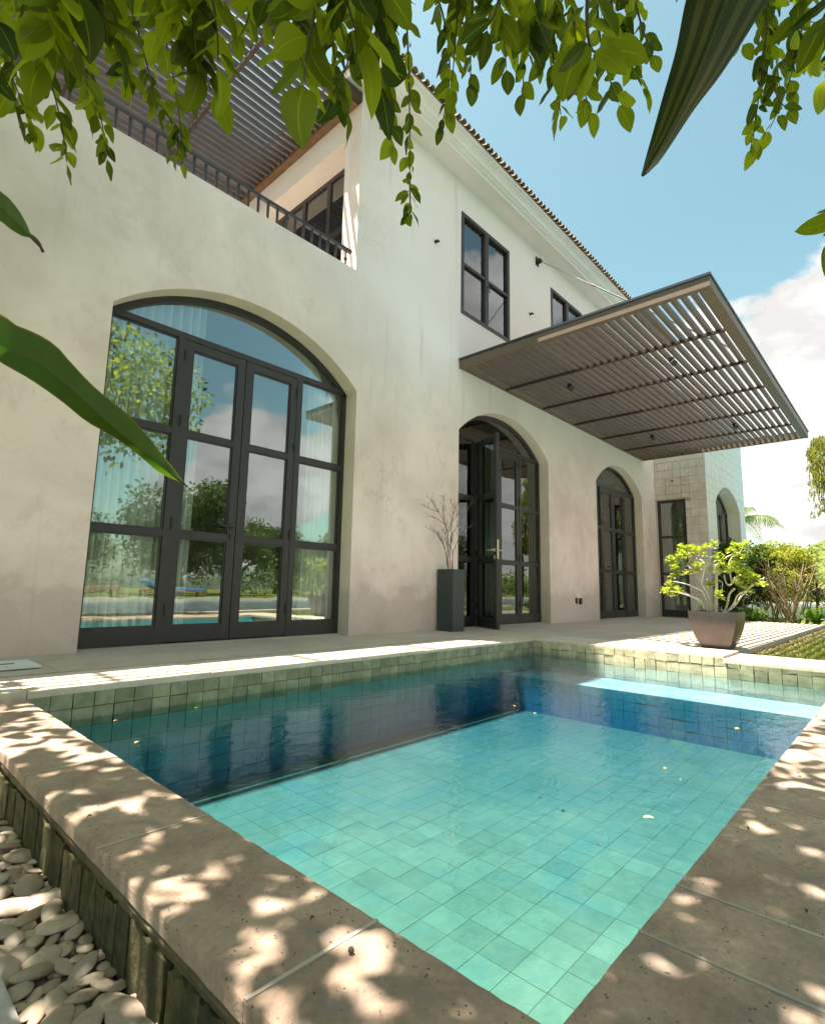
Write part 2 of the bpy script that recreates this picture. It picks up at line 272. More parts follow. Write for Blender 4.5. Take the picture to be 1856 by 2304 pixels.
grassground()
# ---------------------------------------------------------------- mesh builder
class MB:
    def __init__(s): s.v=[]; s.f=[]; s.uv=None; s.mi=[]
    def add(s,vs,fs,mi=0):
        o=len(s.v); s.v+= [tuple(x) for x in vs]; s.f+=[tuple(i+o for i in f) for f in fs]; s.mi+=[mi]*len(fs); return s
    def box(s,x0,x1,y0,y1,z0,z1,mi=0):
        return s.add([(x0,y0,z0),(x1,y0,z0),(x1,y1,z0),(x0,y1,z0),(x0,y0,z1),(x1,y0,z1),(x1,y1,z1),(x0,y1,z1)],[(0,3,2,1),(4,5,6,7),(0,1,5,4),(1,2,6,5),(2,3,7,6),(3,0,4,7)],mi)
    def obox(s,O,ux,uy,uz,mi=0):
        O=Vector(O);ux=Vector(ux);uy=Vector(uy);uz=Vector(uz)
        return s.add([O,O+ux,O+ux+uy,O+uy,O+uz,O+ux+uz,O+ux+uy+uz,O+uy+uz],[(0,3,2,1),(4,5,6,7),(0,1,5,4),(1,2,6,5),(2,3,7,6),(3,0,4,7)],mi)
    def quad(s,a,b,c,d,mi=0): return s.add([a,b,c,d],[(0,1,2,3)],mi)
    def tube(s,pts,rad,n=8,cap=True,mi=0):
        pts=[Vector(p) for p in pts]
        if not hasattr(rad,'__len__'): rad=[rad]*len(pts)
        vs=[];fs=[];up=Vector((0.13,0.21,0.97))
        for i,p in enumerate(pts):
            t=(pts[min(i+1,len(pts)-1)]-pts[max(i-1,0)]); t=t.normalized() if t.length>1e-9 else Vector((0,0,1))
            a=t.cross(up); a=a.normalized() if a.length>0.05 else t.cross(Vector((1,0,0))).normalized(); b=t.cross(a); up=up if abs(t.dot(up))<0.9 else a
            for k in range(n):
                th=2*math.pi*k/n; vs.append(p+(a*math.cos(th)+b*math.sin(th))*rad[i])
        for i in range(len(pts)-1):
            for k in range(n): fs.append((i*n+k,i*n+(k+1)%n,(i+1)*n+(k+1)%n,(i+1)*n+k))
        if cap: fs.append(tuple(range(n-1,-1,-1))); fs.append(tuple((len(pts)-1)*n+k for k in range(n)))
        return s.add(vs,fs,mi)
    def mesh(s,name,mats,smooth=False,bevel=0,uvs=None):
        me=bpy.data.meshes.new(name); me.from_pydata(s.v,[],s.f)
        for m in (mats if isinstance(mats,(list,tuple)) else [mats]): me.materials.append(M[m])
        if len(set(s.mi))>1: me.polygons.foreach_set('material_index',s.mi)
        if uvs:
            ul=me.uv_layers.new(name='UVMap'); 
            for li,l in enumerate(me.loops): ul.data[li].uv=uvs[l.vertex_index]
        bm=bmesh.new(); bm.from_mesh(me)
        if not uvs: bmesh.ops.recalc_face_normals(bm,faces=bm.faces)
        if bevel: bmesh.ops.bevel(bm,geom=[e for e in bm.edges if e.is_manifold and e.calc_face_angle(0)>0.5],offset=bevel,segments=2,affect='EDGES',profile=0.6)
        bm.to_mesh(me); bm.free()
        if smooth: me.polygons.foreach_set('use_smooth',[True]*len(me.polygons))
        me.update(); return me
    def build(s,name,mats,parent=None,smooth=False,bevel=0,uvs=None):
        return link(name,s.mesh(name,mats,smooth,bevel,uvs),parent)
def link(name,me,parent=None,mat=None):
    o=bpy.data.objects.new(name,me); C.objects.link(o)
    if parent: o.parent=parent
    if mat is not None: o.matrix_local=mat
    return o
def empty(name,loc=(0,0,0),parent=None):
    o=bpy.data.objects.new(name,None); o.location=loc; o.empty_display_size=0.1; C.objects.link(o)
    if parent: o.parent=parent
    return o
def tag(o,label=None,cat=None,group=None,kind=None):
    if label: o['label']=label
    if cat: o['category']=cat
    if group: o['group']=group
    if kind: o['kind']=kind
    return o
def struct(o): o['kind']='structure'; return o
rs=random.uniform
FY=4.37                                   # facade plane
def tz(x): return max(0.002,0.04-0.004*x) # terrace falls gently to the right
# ================================================================= GROUND, LAWN, FAR WATER
WL=-0.128                                  # pool water level
P0x,P1x,P0y,P1y=0.69,5.30,0.377,3.07       # pool
LEDX,LEDZ,FLZ=4.75,-0.30,-0.62
g=MB()
def gq(x0,x1,y0,y1,z): g.quad((x0,y0,z),(x1,y0,z),(x1,y1,z),(x0,y1,z))
GZ=-0.085
gq(-60,-0.05,-1.7,60,-0.19); gq(-0.05,0.47,-1.7,60,-0.19); gq(0.47,5.9,-1.7,-0.35,GZ)
gq(5.9,17.5,-1.7,1.3,GZ); gq(12.9,17.5,1.3,60,GZ); gq(-60,17.5,-60,-11,GZ-0.02); gq(17.5,40,9,60,GZ)
g.add([(x,y,GZ-0.02) for x,y in ((52,-60),(300,-200),(300,400),(52,60))],[(0,1,2,3)]); gq(17.5,52,-60,-11,GZ-0.02); gq(40,52,12,60,GZ)
gq(-60,-14,-11,-1.7,GZ)
struct(g.build('ground','lawn_ground'))
b=MB()
for (x0,x1,y0,y1) in ((-14,17.5,-10.7,-1.95),(17.5,51,-10.7,8.7)): b.quad((x0,y0,-1.3),(x1,y0,-1.3),(x1,y1,-1.3),(x0,y1,-1.3))
struct(b.build('large_pool_floor','shade_blue_tile'))
b=MB(); b.box(-14.3,17.2,-1.95,-1.7,-1.5,-0.03); b.box(17.2,17.5,-1.7,9,-1.5,-0.05); b.box(-14.3,51.3,-11.0,-10.7,-1.5,0.0); b.box(-14.3,-14,-10.7,-1.95,-1.5,-0.03); b.box(51,52,-10.7,9,-1.5,0.0); b.box(17.5,51,8.7,9,-1.5,0)
struct(b.build('large_pool_edge','coping_light'))
b=MB(); b.box(-13.99,17.19,-10.69,-1.96,-1.29,-0.12); b.box(17.51,50.99,-10.69,8.69,-1.29,-0.12); b.box(17.19,17.51,-10.69,-1.96,-1.29,-0.12)
struct(b.build('large_pool_water','water_large'))
# lawn blades right of the terrace (and a thin fringe behind the pool coping)
def blades(mb,n,x0,x1,y0,y1,z,h0,h1,wd,cond=None):
    for i in range(n):
        x=rs(x0,x1); y=rs(y0,y1)
        if cond and not cond(x,y): continue
        h=rs(h0,h1); a=rs(0,6.28); l=rs(0.1,0.9)*h; dx,dy=math.cos(a),math.sin(a); wx,wy=-dy*wd,dx*wd
        mb.add([(x-wx,y-wy,z),(x+wx,y+wy,z),(x+dx*l*.35+wx*.7,y+dy*l*.35+wy*.7,z+h*.6),(x+dx*l*.35-wx*.7,y+dy*l*.35-wy*.7,z+h*.6),(x+dx*l,y+dy*l,z+h)],[(0,1,2,3),(3,2,4)])
b=MB(); blades(b,52000,5.95,14.5,0.0,1.245,GZ,0.02,0.055,0.0022)
blades(b,16000,-2,13,-1.65,-0.4,GZ,0.03,0.07,0.004)
tag(b.build('grass','grass_blade'),'short yellow-green lawn grass beside the stone terrace','grass',kind='stuff')
b=MB()
for i in range(2600):
    t=random.random(); x=6.3+t*6.2; y=1.235-abs(random.gauss(0,0.16)); a=rs(0,3.14); s=rs(0.006,0.014); z=GZ+rs(0.005,0.05)
    dx,dy=math.cos(a)*s,math.sin(a)*s
    b.add([(x-dx,y-dy,z),(x+dy*.5,y-dx*.5,z+rs(0,.01)),(x+dx,y+dy,z+rs(0,.012)),(x-dy*.5,y+dx*.5,z)],[(0,1,2,3)])
tag(b.build('leaf_litter','dry_leaf'),'dry brown leaf litter along the terrace edge','leaf litter',kind='stuff')
# ================================================================= TERRACE
terr=MB()
terr.box(-6,0.44,3.57,FY+0.3,-0.3,-0.02); terr.box(0.44,5.3,3.57,FY+0.3,-0.3,-0.02); terr.box(5.9,12.9,1.262,FY+0.3,-0.3,-0.03)
terr.box(5.3,5.9,3.07,FY+0.3,-0.3,-0.02)
terrace=struct(terr.build('terrace','grout'))
def slab(mb,x0,x1,y0,y1,zb,gap=0.0018):
    x0+=gap;x1-=gap;y0+=gap;y1-=gap
    rise=lambda y:0.012*max(0,min(1,(y-3.57)/0.8))
    z=lambda x,y: tz(x)+ (rise(y) if x<6 else rise(y)*max(0,(9-x)/3))
    mb.add([(x0,y0,zb),(x1,y0,zb),(x1,y1,zb),(x0,y1,zb),(x0,y0,z(x0,y0)),(x1,y0,z(x1,y0)),(x1,y1,z(x1,y1)),(x0,y1,z(x0,y1))],[(0,3,2,1),(4,5,6,7),(0,1,5,4),(1,2,6,5),(2,3,7,6),(3,0,4,7)])
xs=[-6+0.6*i for i in range(0,20)]
xs=[-5.1+0.55*i for i in range(0,20) if -5.1+0.55*i<5.3]+[5.3]
for i in range(len(xs)-1):
    for (ya,yb) in ((3.585,4.065),(4.065,FY+0.22)):
        b=MB(); off=0.27 if ya>4 else 0
        slab(b,xs[i]+ (off if i else 0),min(5.3,xs[i+1]+off) if i<len(xs)-2 else 5.3,ya,yb,-0.015); b.build('slab','terrace_stone',terrace,bevel=0.0015)
xr=[5.3,5.9]+[5.9+0.875*i for i in range(1,9)]
for i in range(len(xr)-1):
    for j,(ya,yb) in enumerate(((1.262,1.85),(1.85,2.45),(2.45,3.07),(3.07,3.69),(3.69,FY+0.22))):
        if i==0 and j<3: continue
        b=MB(); slab(b,xr[i],xr[i+1],ya,yb,-0.02); b.build('slab','terrace_stone',terrace,bevel=0.0015)
# terrace outer riser board
b=MB(); b.box(5.93,12.9,1.245,1.26,-0.2,0.0); b.build('riser','terrace_stone',terrace)
# drain line
b=MB(); b.box(-5,5.3,3.571,3.584,-0.02,tz(3)-0.012); b.build('drain_gap','black_plastic',terrace)
# ================================================================= POOL
pool=struct(empty('pool'))
b=MB() # shell walls behind the tiles
b.box(P0x-0.2,P1x+0.2,P1y+0.012,P1y+0.2,-0.9,-0.012); b.box(P1x+0.012,P1x+0.2,P0y-0.2,P1y+0.012,-0.9,-0.05); b.box(P0x-0.2,P1x+0.2,P0y-0.2,P0y-0.002,-0.9,-0.045); b.box(P0x-0.2,P0x-0.002,P0y-0.002,P1y+0.012,-0.9,-0.045)
b.box(P0x-0.002,P1x+0.012,P0y-0.002,P1y+0.012,-0.9,FLZ-0.0015); b.box(LEDX+0.012,P1x+0.012,P0y-0.002,P1y+0.012,FLZ-0.0015,LEDZ-0.0015)
b.build('pool_shell','grout',pool)
tp=0.0955
def walltile(axis,a0,a1,z0,z1,par,mat,irr=0.0):
    d=rs(0,0.004)+irr*rs(0,0.006); gp=0.0016; j=lambda:rs(-irr,irr)*0.006
    b=MB()
    if axis=='y': vs=[(a0+gp+j(),P1y-d,z0+gp+j()),(a1-gp+j(),P1y-d+j()*.3,z0+gp+j()),(a1-gp+j(),P1y-d,z1-gp+j()),(a0+gp+j(),P1y-d+j()*.3,z1-gp+j())]; off=Vector((0,0.014,0))
    else: vs=[(P1x-d,a0+gp+j(),z0+gp+j()),(P1x-d+j()*.3,a1-gp+j(),z0+gp+j()),(P1x-d,a1-gp+j(),z1-gp+j()),(P1x-d+j()*.3,a0+gp+j(),z1-gp+j())]; off=Vector((0.014,0,0))
    vs=[Vector(v) for v in vs]; b.add(vs+[v+off for v in vs],[(0,1,2,3),(7,6,5,4),(0,4,5,1),(1,5,6,2),(2,6,7,3),(3,7,4,0)])
    return b
rows=[(-0.072,-0.004),(-0.165,-0.072),(-0.26,-0.165),(-0.355,-0.26),(-0.45,-0.355),(-0.545,-0.45),(-0.62,-0.545)]
low=MB(); ledw=MB()
nx=int((P1x-P0x)/tp)
for r,(za,zb) in enumerate(rows):
    for i in range(nx+1):
        a0=P0x+i*tp; a1=min(P1x,a0+tp)
        if a1-a0<0.02: continue
        t=walltile('y',a0,a1,za,zb+(0.004 if r==0 else 0),pool,'green_tile',0.2)
        if r<2: t.build('tile','green_tile',pool,bevel=0.0012)
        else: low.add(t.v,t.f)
    for i in range(28):
        wv=0.098; a1=P1y-i*wv; a0=max(P0y,a1-wv*(1 if r!=1 else 1))
        if a1-a0<0.02: continue
        sh=-0.006 if a0<1.2 else 0
        t=walltile('x',a0,a1,za+sh,zb+sh,pool,'gold_tile',0.9 if r<2 else 0.2)
        if r<2: t.build('tile','gold_tile',pool,bevel=0.0015)
        elif zb>LEDZ-0.02: ledw.add(t.v,t.f)
# ledge riser, near and left walls: joined tiles
for r in range(4):
    za=FLZ+r*0.08
    for i in range(28):
        a1=P1y-i*0.098; a0=max(P0y,a1-0.098)
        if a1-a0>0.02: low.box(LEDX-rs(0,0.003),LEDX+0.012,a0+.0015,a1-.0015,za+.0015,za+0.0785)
for r,(za,zb) in enumerate(rows):
    for i in range(nx+1):
        a0=P0x+i*tp; a1=min(P1x,a0+tp)
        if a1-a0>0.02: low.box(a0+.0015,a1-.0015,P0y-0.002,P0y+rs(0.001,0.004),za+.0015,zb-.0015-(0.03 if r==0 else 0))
    for i in range(28):
        a1=P1y-i*0.098; a0=max(P0y,a1-0.098)
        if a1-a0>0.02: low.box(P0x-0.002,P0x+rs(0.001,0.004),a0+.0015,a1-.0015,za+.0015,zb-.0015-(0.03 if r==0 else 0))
tag(low.build('submerged_tile','shade_blue_tile',pool),kind='stuff')
tag(ledw.build('ledge_wall_tile','ledge_tile',pool),kind='stuff')
ft=[]
fp=0.125
for i in range(int((LEDX-P0x)/fp)+1):
    for j in range(int((P1y-P0y)/fp)+1):
        x0=P0x+i*fp;y0=P0y+j*fp;x1=min(LEDX,x0+fp);y1=min(P1y,y0+fp)
        if x1-x0>0.02 and y1-y0>0.02: ft.append((x0,x1,y0,y1,FLZ))
for i in range(4):
    for j in range(18):
        x0=LEDX+0.002+i*0.14;y0=P0y+j*0.15;x1=min(P1x,x0+0.14);y1=min(P1y,y0+0.15)
        if x1-x0>0.02: ft.append((x0,x1,y0,y1,LEDZ))
ft.sort(key=lambda t:(t[0]**2+t[2]**2) if t[4]<-0.5 else 0)
rest=MB()
for k,(x0,x1,y0,y1,z) in enumerate(ft):
    b=MB(); b.box(x0+.0008,x1-.0008,y0+.0008,y1-.0008,z-0.012,z+rs(0,0.001)-.010*0)
    if k<296: b.build('floor_tile','ledge_tile' if z>-.5 else 'floor_tile',pool)
    else: rest.add(b.v,b.f)
tag(rest.build('floor_tile_field','floor_tile',pool),kind='stuff')
b=MB(); e=0.003
b.add([(P0x+e,P0y+e,FLZ+.005),(LEDX-e,P0y+e,FLZ+.005),(LEDX-e,P1y-.006,FLZ+.005),(P0x+e,P1y-.006,FLZ+.005),(LEDX-e,P0y+e,LEDZ+.005),(P1x-.008,P0y+e,LEDZ+.005),(P1x-.008,P1y-.006,LEDZ+.005),(LEDX-e,P1y-.006,LEDZ+.005),
       (P0x+e,P0y+e,WL),(P1x-.008,P0y+e,WL),(P1x-.008,P1y-.006,WL),(P0x+e,P1y-.006,WL)],
      [(0,3,2,1),(1,2,7,4),(4,7,6,5),(8,9,10,11),(0,1,4,5,9,8),(5,6,10,9),(2,3,11,10,6,7),(3,0,8,11)])
struct(b.build('pool_water','water'))
# coping stones ----------------------------------------------------
def rough_slab(name,x0,x1,y0,y1,z0,z1,mat,parent,res=0.04,amp=0.002,chip=0.004):
    gp=0.0015; x0+=gp;x1-=gp;y0+=gp;y1-=gp
    nx_=max(2,int((x1-x0)/res)); ny_=max(2,int((y1-y0)/res)); bm=bmesh.new()
    vs=[]
    def disp(v,edge):
        n=noise.noise(Vector(v)*7)*amp+noise.noise(Vector(v)*31)*amp*.5
        return n
    top=[[bm.verts.new((x0+(x1-x0)*i/nx_,y0+(y1-y0)*j/ny_,z1)) for j in range(ny_+1)] for i in range(nx_+1)]
    for i in range(nx_):
        for j in range(ny_): bm.faces.new((top[i][j],top[i+1][j],top[i+1][j+1],top[i][j+1]))
    rim=[top[i][0] for i in range(nx_+1)]+[top[nx_][j] for j in range(1,ny_+1)]+[top[i][ny_] for i in range(nx_-1,-1,-1)]+[top[0][j] for j in range(ny_-1,0,-1)]
    prev=rim; base=[v.co.copy() for v in rim]
    for k,(dz) in enumerate((0.006,(z1-z0)*0.5,(z1-z0))):
        cur=[bm.verts.new((c.x,c.y,z1-dz)) for c in base]
        for a in range(len(rim)): bm.faces.new((prev[a],cur[a],cur[(a+1)%len(rim)],prev[(a+1)%len(rim)]))
        prev=cur
    bm.faces.new(prev)
    for v in bm.verts:
        c=v.co.copy(); n=Vector((noise.noise(c*19+Vector((3,0,0))),noise.noise(c*19+Vector((0,7,0))),noise.noise(c*13)))
        e=min(abs(c.x-x0),abs(c.x-x1),abs(c.y-y0),abs(c.y-y1))<1e-5
        if e and abs(c.z-z1)<1e-6: v.co.z-=0.002+abs(n.x)*chip*0.5; v.co.x-=(0.002+chip*abs(n.x))*(1 if abs(c.x-x1)<1e-5 else -1 if abs(c.x-x0)<1e-5 else 0); v.co.y-=(0.002+chip*abs(n.y))*(1 if abs(c.y-y1)<1e-5 else -1 if abs(c.y-y0)<1e-5 else 0)
        elif e: v.co.x+=n.x*chip*.5; v.co.y+=n.y*chip*.5
        else: v.co.z+=n.z*amp
    bmesh.ops.recalc_face_normals(bm,faces=bm.faces)
    me=bpy.data.meshes.new(name); bm.to_mesh(me); bm.free(); me.materials.append(M[mat]); me.polygons.foreach_set('use_smooth',[True]*len(me.polygons))
    try: me.set_sharp_from_angle(angle=0.7)
    except Exception: pass
    return link(name,me,parent)
cop=struct(empty('pool_coping'))
ys=[-0.45,0.10,0.70,1.29,1.90,2.50,3.068]
for i in range(1,len(ys)-1): rough_slab('coping_stone',0.442,0.69,ys[i],ys[i+1],-0.034,0.0,'travertine_rough',cop,0.02)
xs2=[0.442,0.97,1.165,1.76,2.37,2.98,3.6,4.2,4.75,5.24]
for i in range(len(xs2)-1):
    y1_=0.10 if i==0 else 0.377
    rough_slab('coping_stone',xs2[i],xs2[i+1],-0.35,y1_,-0.034,0.0,'travertine_rough',cop,0.03 if i<5 else 0.06)
b=MB(); b.box(0.69,0.97,0.101,0.377,-0.034,0.0)
rough_slab('coping_stone',0.691,0.97,0.1015,0.377,-0.034,0.0,'travertine_rough',cop,0.02)
xs3=[-3.2,-2.2,-1.2,-0.2,0.44,0.69,1.6,2.55,3.5,4.45,5.3]
for i in range(len(xs3)-1):
    x0,x1=xs3[i],xs3[i+1]; t=tz((x0+x1)/2)
    if i>=5: rough_slab('coping_stone',x0,x1,P1y,3.57,-0.004,t,'coping_light',cop,0.06,0.001,0.002)
    else: rough_slab('coping_stone',x0,x1,3.075,3.57,-0.03,t,'coping_light',cop,0.06,0.001,0.002)
for (ya,yb) in ((1.235,1.85),(1.85,2.45),(2.45,3.069)): rough_slab('coping_stone',P1x,5.9,ya,yb,-0.004,tz(5.6)+0.002,'coping_light',cop,0.06,0.001,0.002)
b=MB(); 
for (ya,yb) in ((-0.35,0.43),(0.43,1.225)): rough_slab('coping_stone',5.245,5.87,ya,yb,-0.036,-0.001,'coping_light',cop,0.06,0.001,0.002)
for y in ys[2:-1]: q=MB(); q.box(0.4435,0.688,y-.0035,y+.0035,-0.03,-0.0012); q.build('mortar_joint','joint',cop)
for x in xs2[1:-1]: q=MB(); q.box(x-.0035,x+.0035,-0.35,0.374,-0.03,-0.0012); q.build('mortar_joint','joint',cop)
# body under the coping (outside)
b=MB(); b.box(0.458,0.488,-0.45,3.07,-0.35,-0.036); b.box(5.52,5.86,-0.33,3.57,-0.3,-0.04); b.box(0.46,5.86,-0.33,0.15,-0.35,-0.05); b.box(-3.2,5.3,3.28,3.57,-0.3,-0.035); b.box(-3.2,0.5,3.09,3.28,-0.3,-0.035)
b.build('pool_wall','cement_band',cop)
b=MB(); 
yy=0.30
while yy<3.06:
    wd=rs(0.05,0.105); top=-0.062+rs(-0.012,0.008); d=rs(0.0,0.010)
    q=MB(); q.box(0.449-d,0.459,yy+.002,min(3.065,yy+wd-.002),-0.30,top)
    me=q.mesh('facing_stone','moss_stone')
    bm=bmesh.new(); bm.from_mesh(me); bmesh.ops.subdivide_edges(bm,edges=bm.edges,cuts=3,use_grid_fill=True)
    for v in bm.verts:
        if v.co.x<0.4585: n=noise.noise(Vector((v.co.x*20,v.co.y*38,v.co.z*16))); v.co.x+=n*0.006; v.co.y+=n*0.002
        if v.co.z>top-0.01: v.co.z+=noise.noise(v.co*55)*0.014
    bm.to_mesh(me); bm.free(); link('facing_stone',me,cop); yy+=wd
b=MB()  # cement band just below the coping
bm=bmesh.new(); 
rows_=[]
for j in range(0,140):
    y=0.2+j*(2.86/139); row=[]
    for (x,z) in ((0.447,-0.033),(0.444,-0.045),(0.447,-0.058-0.012*noise.noise(Vector((0,y*14,0)))),(0.460,-0.066-0.016*noise.noise(Vector((0,y*14,0))))): 
        row.append(bm.verts.new((x+0.003*noise.noise(Vector((x*9,y*30,z*30))),y,z)))
    rows_.append(row)
for j in range(139):
    for k in range(3): bm.faces.new((rows_[j][k],rows_[j][k+1],rows_[j+1][k+1],rows_[j+1][k]))
bmesh.ops.solidify(bm,geom=bm.faces[:],thickness=0.004)
me=bpy.data.meshes.new('cement_band'); bm.to_mesh(me); bm.free(); me.materials.append(M['cement_band']); link('cement_band',me,cop)
# pebbles --------------------------------------------------------
bed=MB(); bed.quad((-1.5,-1,-0.185),(0.47,-1,-0.185),(0.47,3.1,-0.185),(-1.5,3.1,-0.185)); bed=struct(bed.build('pebble_bed','gravel_bed'))
pm=[]
for k in range(5):
    bm=bmesh.new(); bmesh.ops.create_icosphere(bm,subdivisions=3,radius=1)
    for v in bm.verts: v.co*=1+0.22*noise.noise(v.co*1.1+Vector((k*7,0,0)))
    me=bpy.data.meshes.new('pebble'); bm.to_mesh(me); bm.free(); me.materials.append(M['pebble_brown' if k==4 else 'pebble_pale']); me.polygons.foreach_set('use_smooth',[True]*len(me.polygons)); pm.append(me)
placed=[]; tries=0
while len(placed)<285 and tries<20000:
    tries+=1; x=rs(-0.05,0.445); y=rs(0.7,2.6); 
    pr=project((x,y,-0.16))
    if not pr or pr[0]<-90 or pr[1]>2420 or pr[0]>520: continue
    if x<0.30 and y<1.27 : continue
    s=rs(0.017,0.040)
    if any((x-a)**2+(y-c)**2<(0.62*(s+q))**2 for a,c,q in placed): continue
    placed.append((x,y,s))
    o=link('pebble',pm[random.choice((0,1,2,3,0,1,2,3,4))],bed); o.location=(x,y,-0.177+s*0.32); o.scale=(s*1.15,s*rs(.6,.85),s*rs(.22,.34)); o.rotation_euler=(rs(-.25,.25),rs(-.25,.25),rs(0,6.28))
b=MB()
ic=[(0,0,1),(0.89,0,0.45),(0.28,0.85,0.45),(-0.72,0.53,0.45),(-0.72,-0.53,0.45),(0.28,-0.85,0.45),(0.72,0.53,-0.45),(-0.28,0.85,-0.45),(-0.89,0,-0.45),(-0.28,-0.85,-0.45),(0.72,-0.53,-0.45),(0,0,-1)]
icf=[(0,1,2),(0,2,3),(0,3,4),(0,4,5),(0,5,1),(1,6,2),(2,7,3),(3,8,4),(4,9,5),(5,10,1),(6,7,2),(7,8,3),(8,9,4),(9,10,5),(10,6,1),(6,11,7),(7,11,8),(8,11,9),(9,11,10),(10,11,6)]
for i in range(2200):
    x=rs(-0.6,0.445);y=rs(0.5,3.0);s=rs(0.005,0.014)
    b.add([(x+a*s,y+c*s*.7,-0.183+s*.3+e*s*.6) for a,c,e in ic],icf)
tag(b.build('small_pebble','pebble_pale',bed,smooth=True),kind='stuff')
b=MB(); b.box(-0.9,0.292,0.0,1.26,-0.24,-0.152); struct(b.build('path','concrete',bevel=0.006))
# ================================================================= HOUSE WALLS
house=empty('house',(8,8,0)); house.location=(0,0,0)
tag(house,'large cream stucco villa with arched glass doors and hipped tile roof','house')
HC,HR=1.325,1.82
def arch_top(xl,xr,zs=2.71):
    c=(xl+xr)/2; h=(xr-xl)/2; rise=0.49; R=(h*h+rise*rise)/(2*rise)
    return lambda u:zs+math.sqrt(max(0,R*R-(u-c)**2))-(R-rise)
def wall(u0,u1,v0,top,ops,P,depth,mf=0,mr=1,extra=()):
    """wall slab with openings; P(u,v,d)->xyz; ops: (ul,ur,vb,vtop(u),nseg)"""
    mb=MB(); us={u0,u1,*extra}
    for (a,b_,vb,vt,n) in ops:
        for k in range(n+1): us.add(a+(b_-a)*k/n)
    us=sorted(us)
    for i in range(len(us)-1):
        a,b_=us[i],us[i+1]
        if b_-a<1e-6: continue
        mid=(a+b_)/2; act=sorted([o for o in ops if o[0]<=mid<=o[1]],key=lambda o:o[2])
        ca=cb=v0; tp_=top(mid)
        for o in act+[None]:
            na,nb=(tp_,tp_) if o is None else (o[2],o[2])
            if na-ca>1e-5 or nb-cb>1e-5:
                mb.quad(P(a,ca,0),P(b_,cb,0),P(b_,nb,0),P(a,na,0),mf); mb.quad(P(b_,cb,depth),P(a,ca,depth),P(a,na,depth),P(b_,nb,depth),mf)
            if o: ca,cb=o[3](a),o[3](b_)
        mb.quad(P(a,tp_,0),P(b_,tp_,0),P(b_,tp_,depth),P(a,tp_,depth),mf)
        if i and abs(top((us[i-1]+a)/2)-tp_)>1e-5:
            t2=top((us[i-1]+a)/2); mb.quad(P(a,t2,0),P(a,tp_,0),P(a,tp_,depth),P(a,t2,depth),mf)
    for (a,b_,vb,vt,n) in ops:
        mb.quad(P(a,vb,0),P(a,vt(a),0),P(a,vt(a),depth),P(a,vb,depth),mr); mb.quad(P(b_,vb,0),P(b_,vt(b_),0),P(b_,vt(b_),depth),P(b_,vb,depth),mr)
        for k in range(n):
            x0=a+(b_-a)*k/n; x1=a+(b_-a)*(k+1)/n; mb.quad(P(x0,vt(x0),0),P(x1,vt(x1),0),P(x1,vt(x1),depth),P(x0,vt(x0),depth),mr)
        if vb>v0+1e-6: mb.quad(P(a,vb,0),P(b_,vb,0),P(b_,vb,depth),P(a,vb,depth),mr)
    mb.quad(P(u0,v0,0),P(u0,top(u0+1e-4),0),P(u0,top(u0+1e-4),depth),P(u0,v0,depth),mf); mb.quad(P(u1,v0,0),P(u1,top(u1-1e-4),0),P(u1,top(u1-1e-4),depth),P(u1,v0,depth),mf)
    return mb
CX=3.68; XE=13.34
A1=(1.245,3.755); A2=(5.61,8.09); A3=(9.99,12.44)
ops=[(*A1,-0.3,arch_top(*A1),36),(*A2,-0.3,arch_top(*A2),36),(*A3,-0.3,arch_top(*A3),36)]
ops+=[(5.645,6.885,4.44,lambda u:6.0,1),(8.29,9.53,4.44,lambda u:6.0,1)]
# lower and upper in one wall; material split by height is done with two sheets of quads
front=wall(-6,XE,-0.3,lambda u:4.14 if u<CX else 6.50,ops,lambda u,v,d:(u,FY+d,v),0.2,extra=(CX,))
front.build('front_wall',['plaster','plaster_reveal'],house)
# balcony side wall (faces -x), opening for the recessed window
side=wall(FY+0.2,8.6,3.70,lambda u:6.50,[(4.655,7.0,3.76,lambda u:5.965,1)],lambda u,v,d:(CX+d,u,v),0.3)
side.build('balcony_side_wall',['plaster_upper','plaster_reveal'],house)
b=MB(); b.box(-6,CX,FY+0.2,8.6,3.62,3.76); b.box(-6,CX+0.3,8.6,8.8,3.6,6.4); b.box(-6,-5.8,FY,8.6,-0.3,6.4); b.build('balcony_floor','concrete',house)
b=MB(); b.box(-5.8,XE,FY+4.9,FY+5.0,-0.1,3.6); b.box(-5.8,XE,FY+0.2,FY+4.9,3.60,3.619); b.box(4.70,4.80,FY+0.2,FY+4.9,0.0,3.6); b.box(9.2,9.3,FY+0.2,FY+4.9,0.0,3.6)
b.box(CX+0.3,XE,FY+3.6,FY+3.7,3.76,6.45); b.box(CX+0.3,XE,FY+0.2,FY+3.6,6.40,6.46); b.box(7.5,7.6,FY+0.2,FY+3.6,3.77,6.40)
b.box(XE-0.02,XE+0.18,FY+0.3,FY+5,-0.1,6.45)
b.build('room_wall','room_wall',house)
b=MB(); b.box(-5.8,XE,FY+0.2,FY+4.9,-0.1,tz(3)+0.0); b.box(CX+0.3,XE,FY+0.2,FY+3.6,3.62,3.765); b.build('room_floor','wood_floor',house)
for i in range(9):
    b=MB(); x=4.95+i*0.5; b.box(x,x+0.14,FY+0.35,FY+4.9,3.42,3.60)
    if x<9: b.build('ceiling_beam','wood_beam',house)
for i in range(6):
    b=MB(); y=FY+0.75+i*0.62; b.box(4.8,9.2,y,y+0.12,3.38,3.42); b.build('ceiling_beam','room_wall',house)
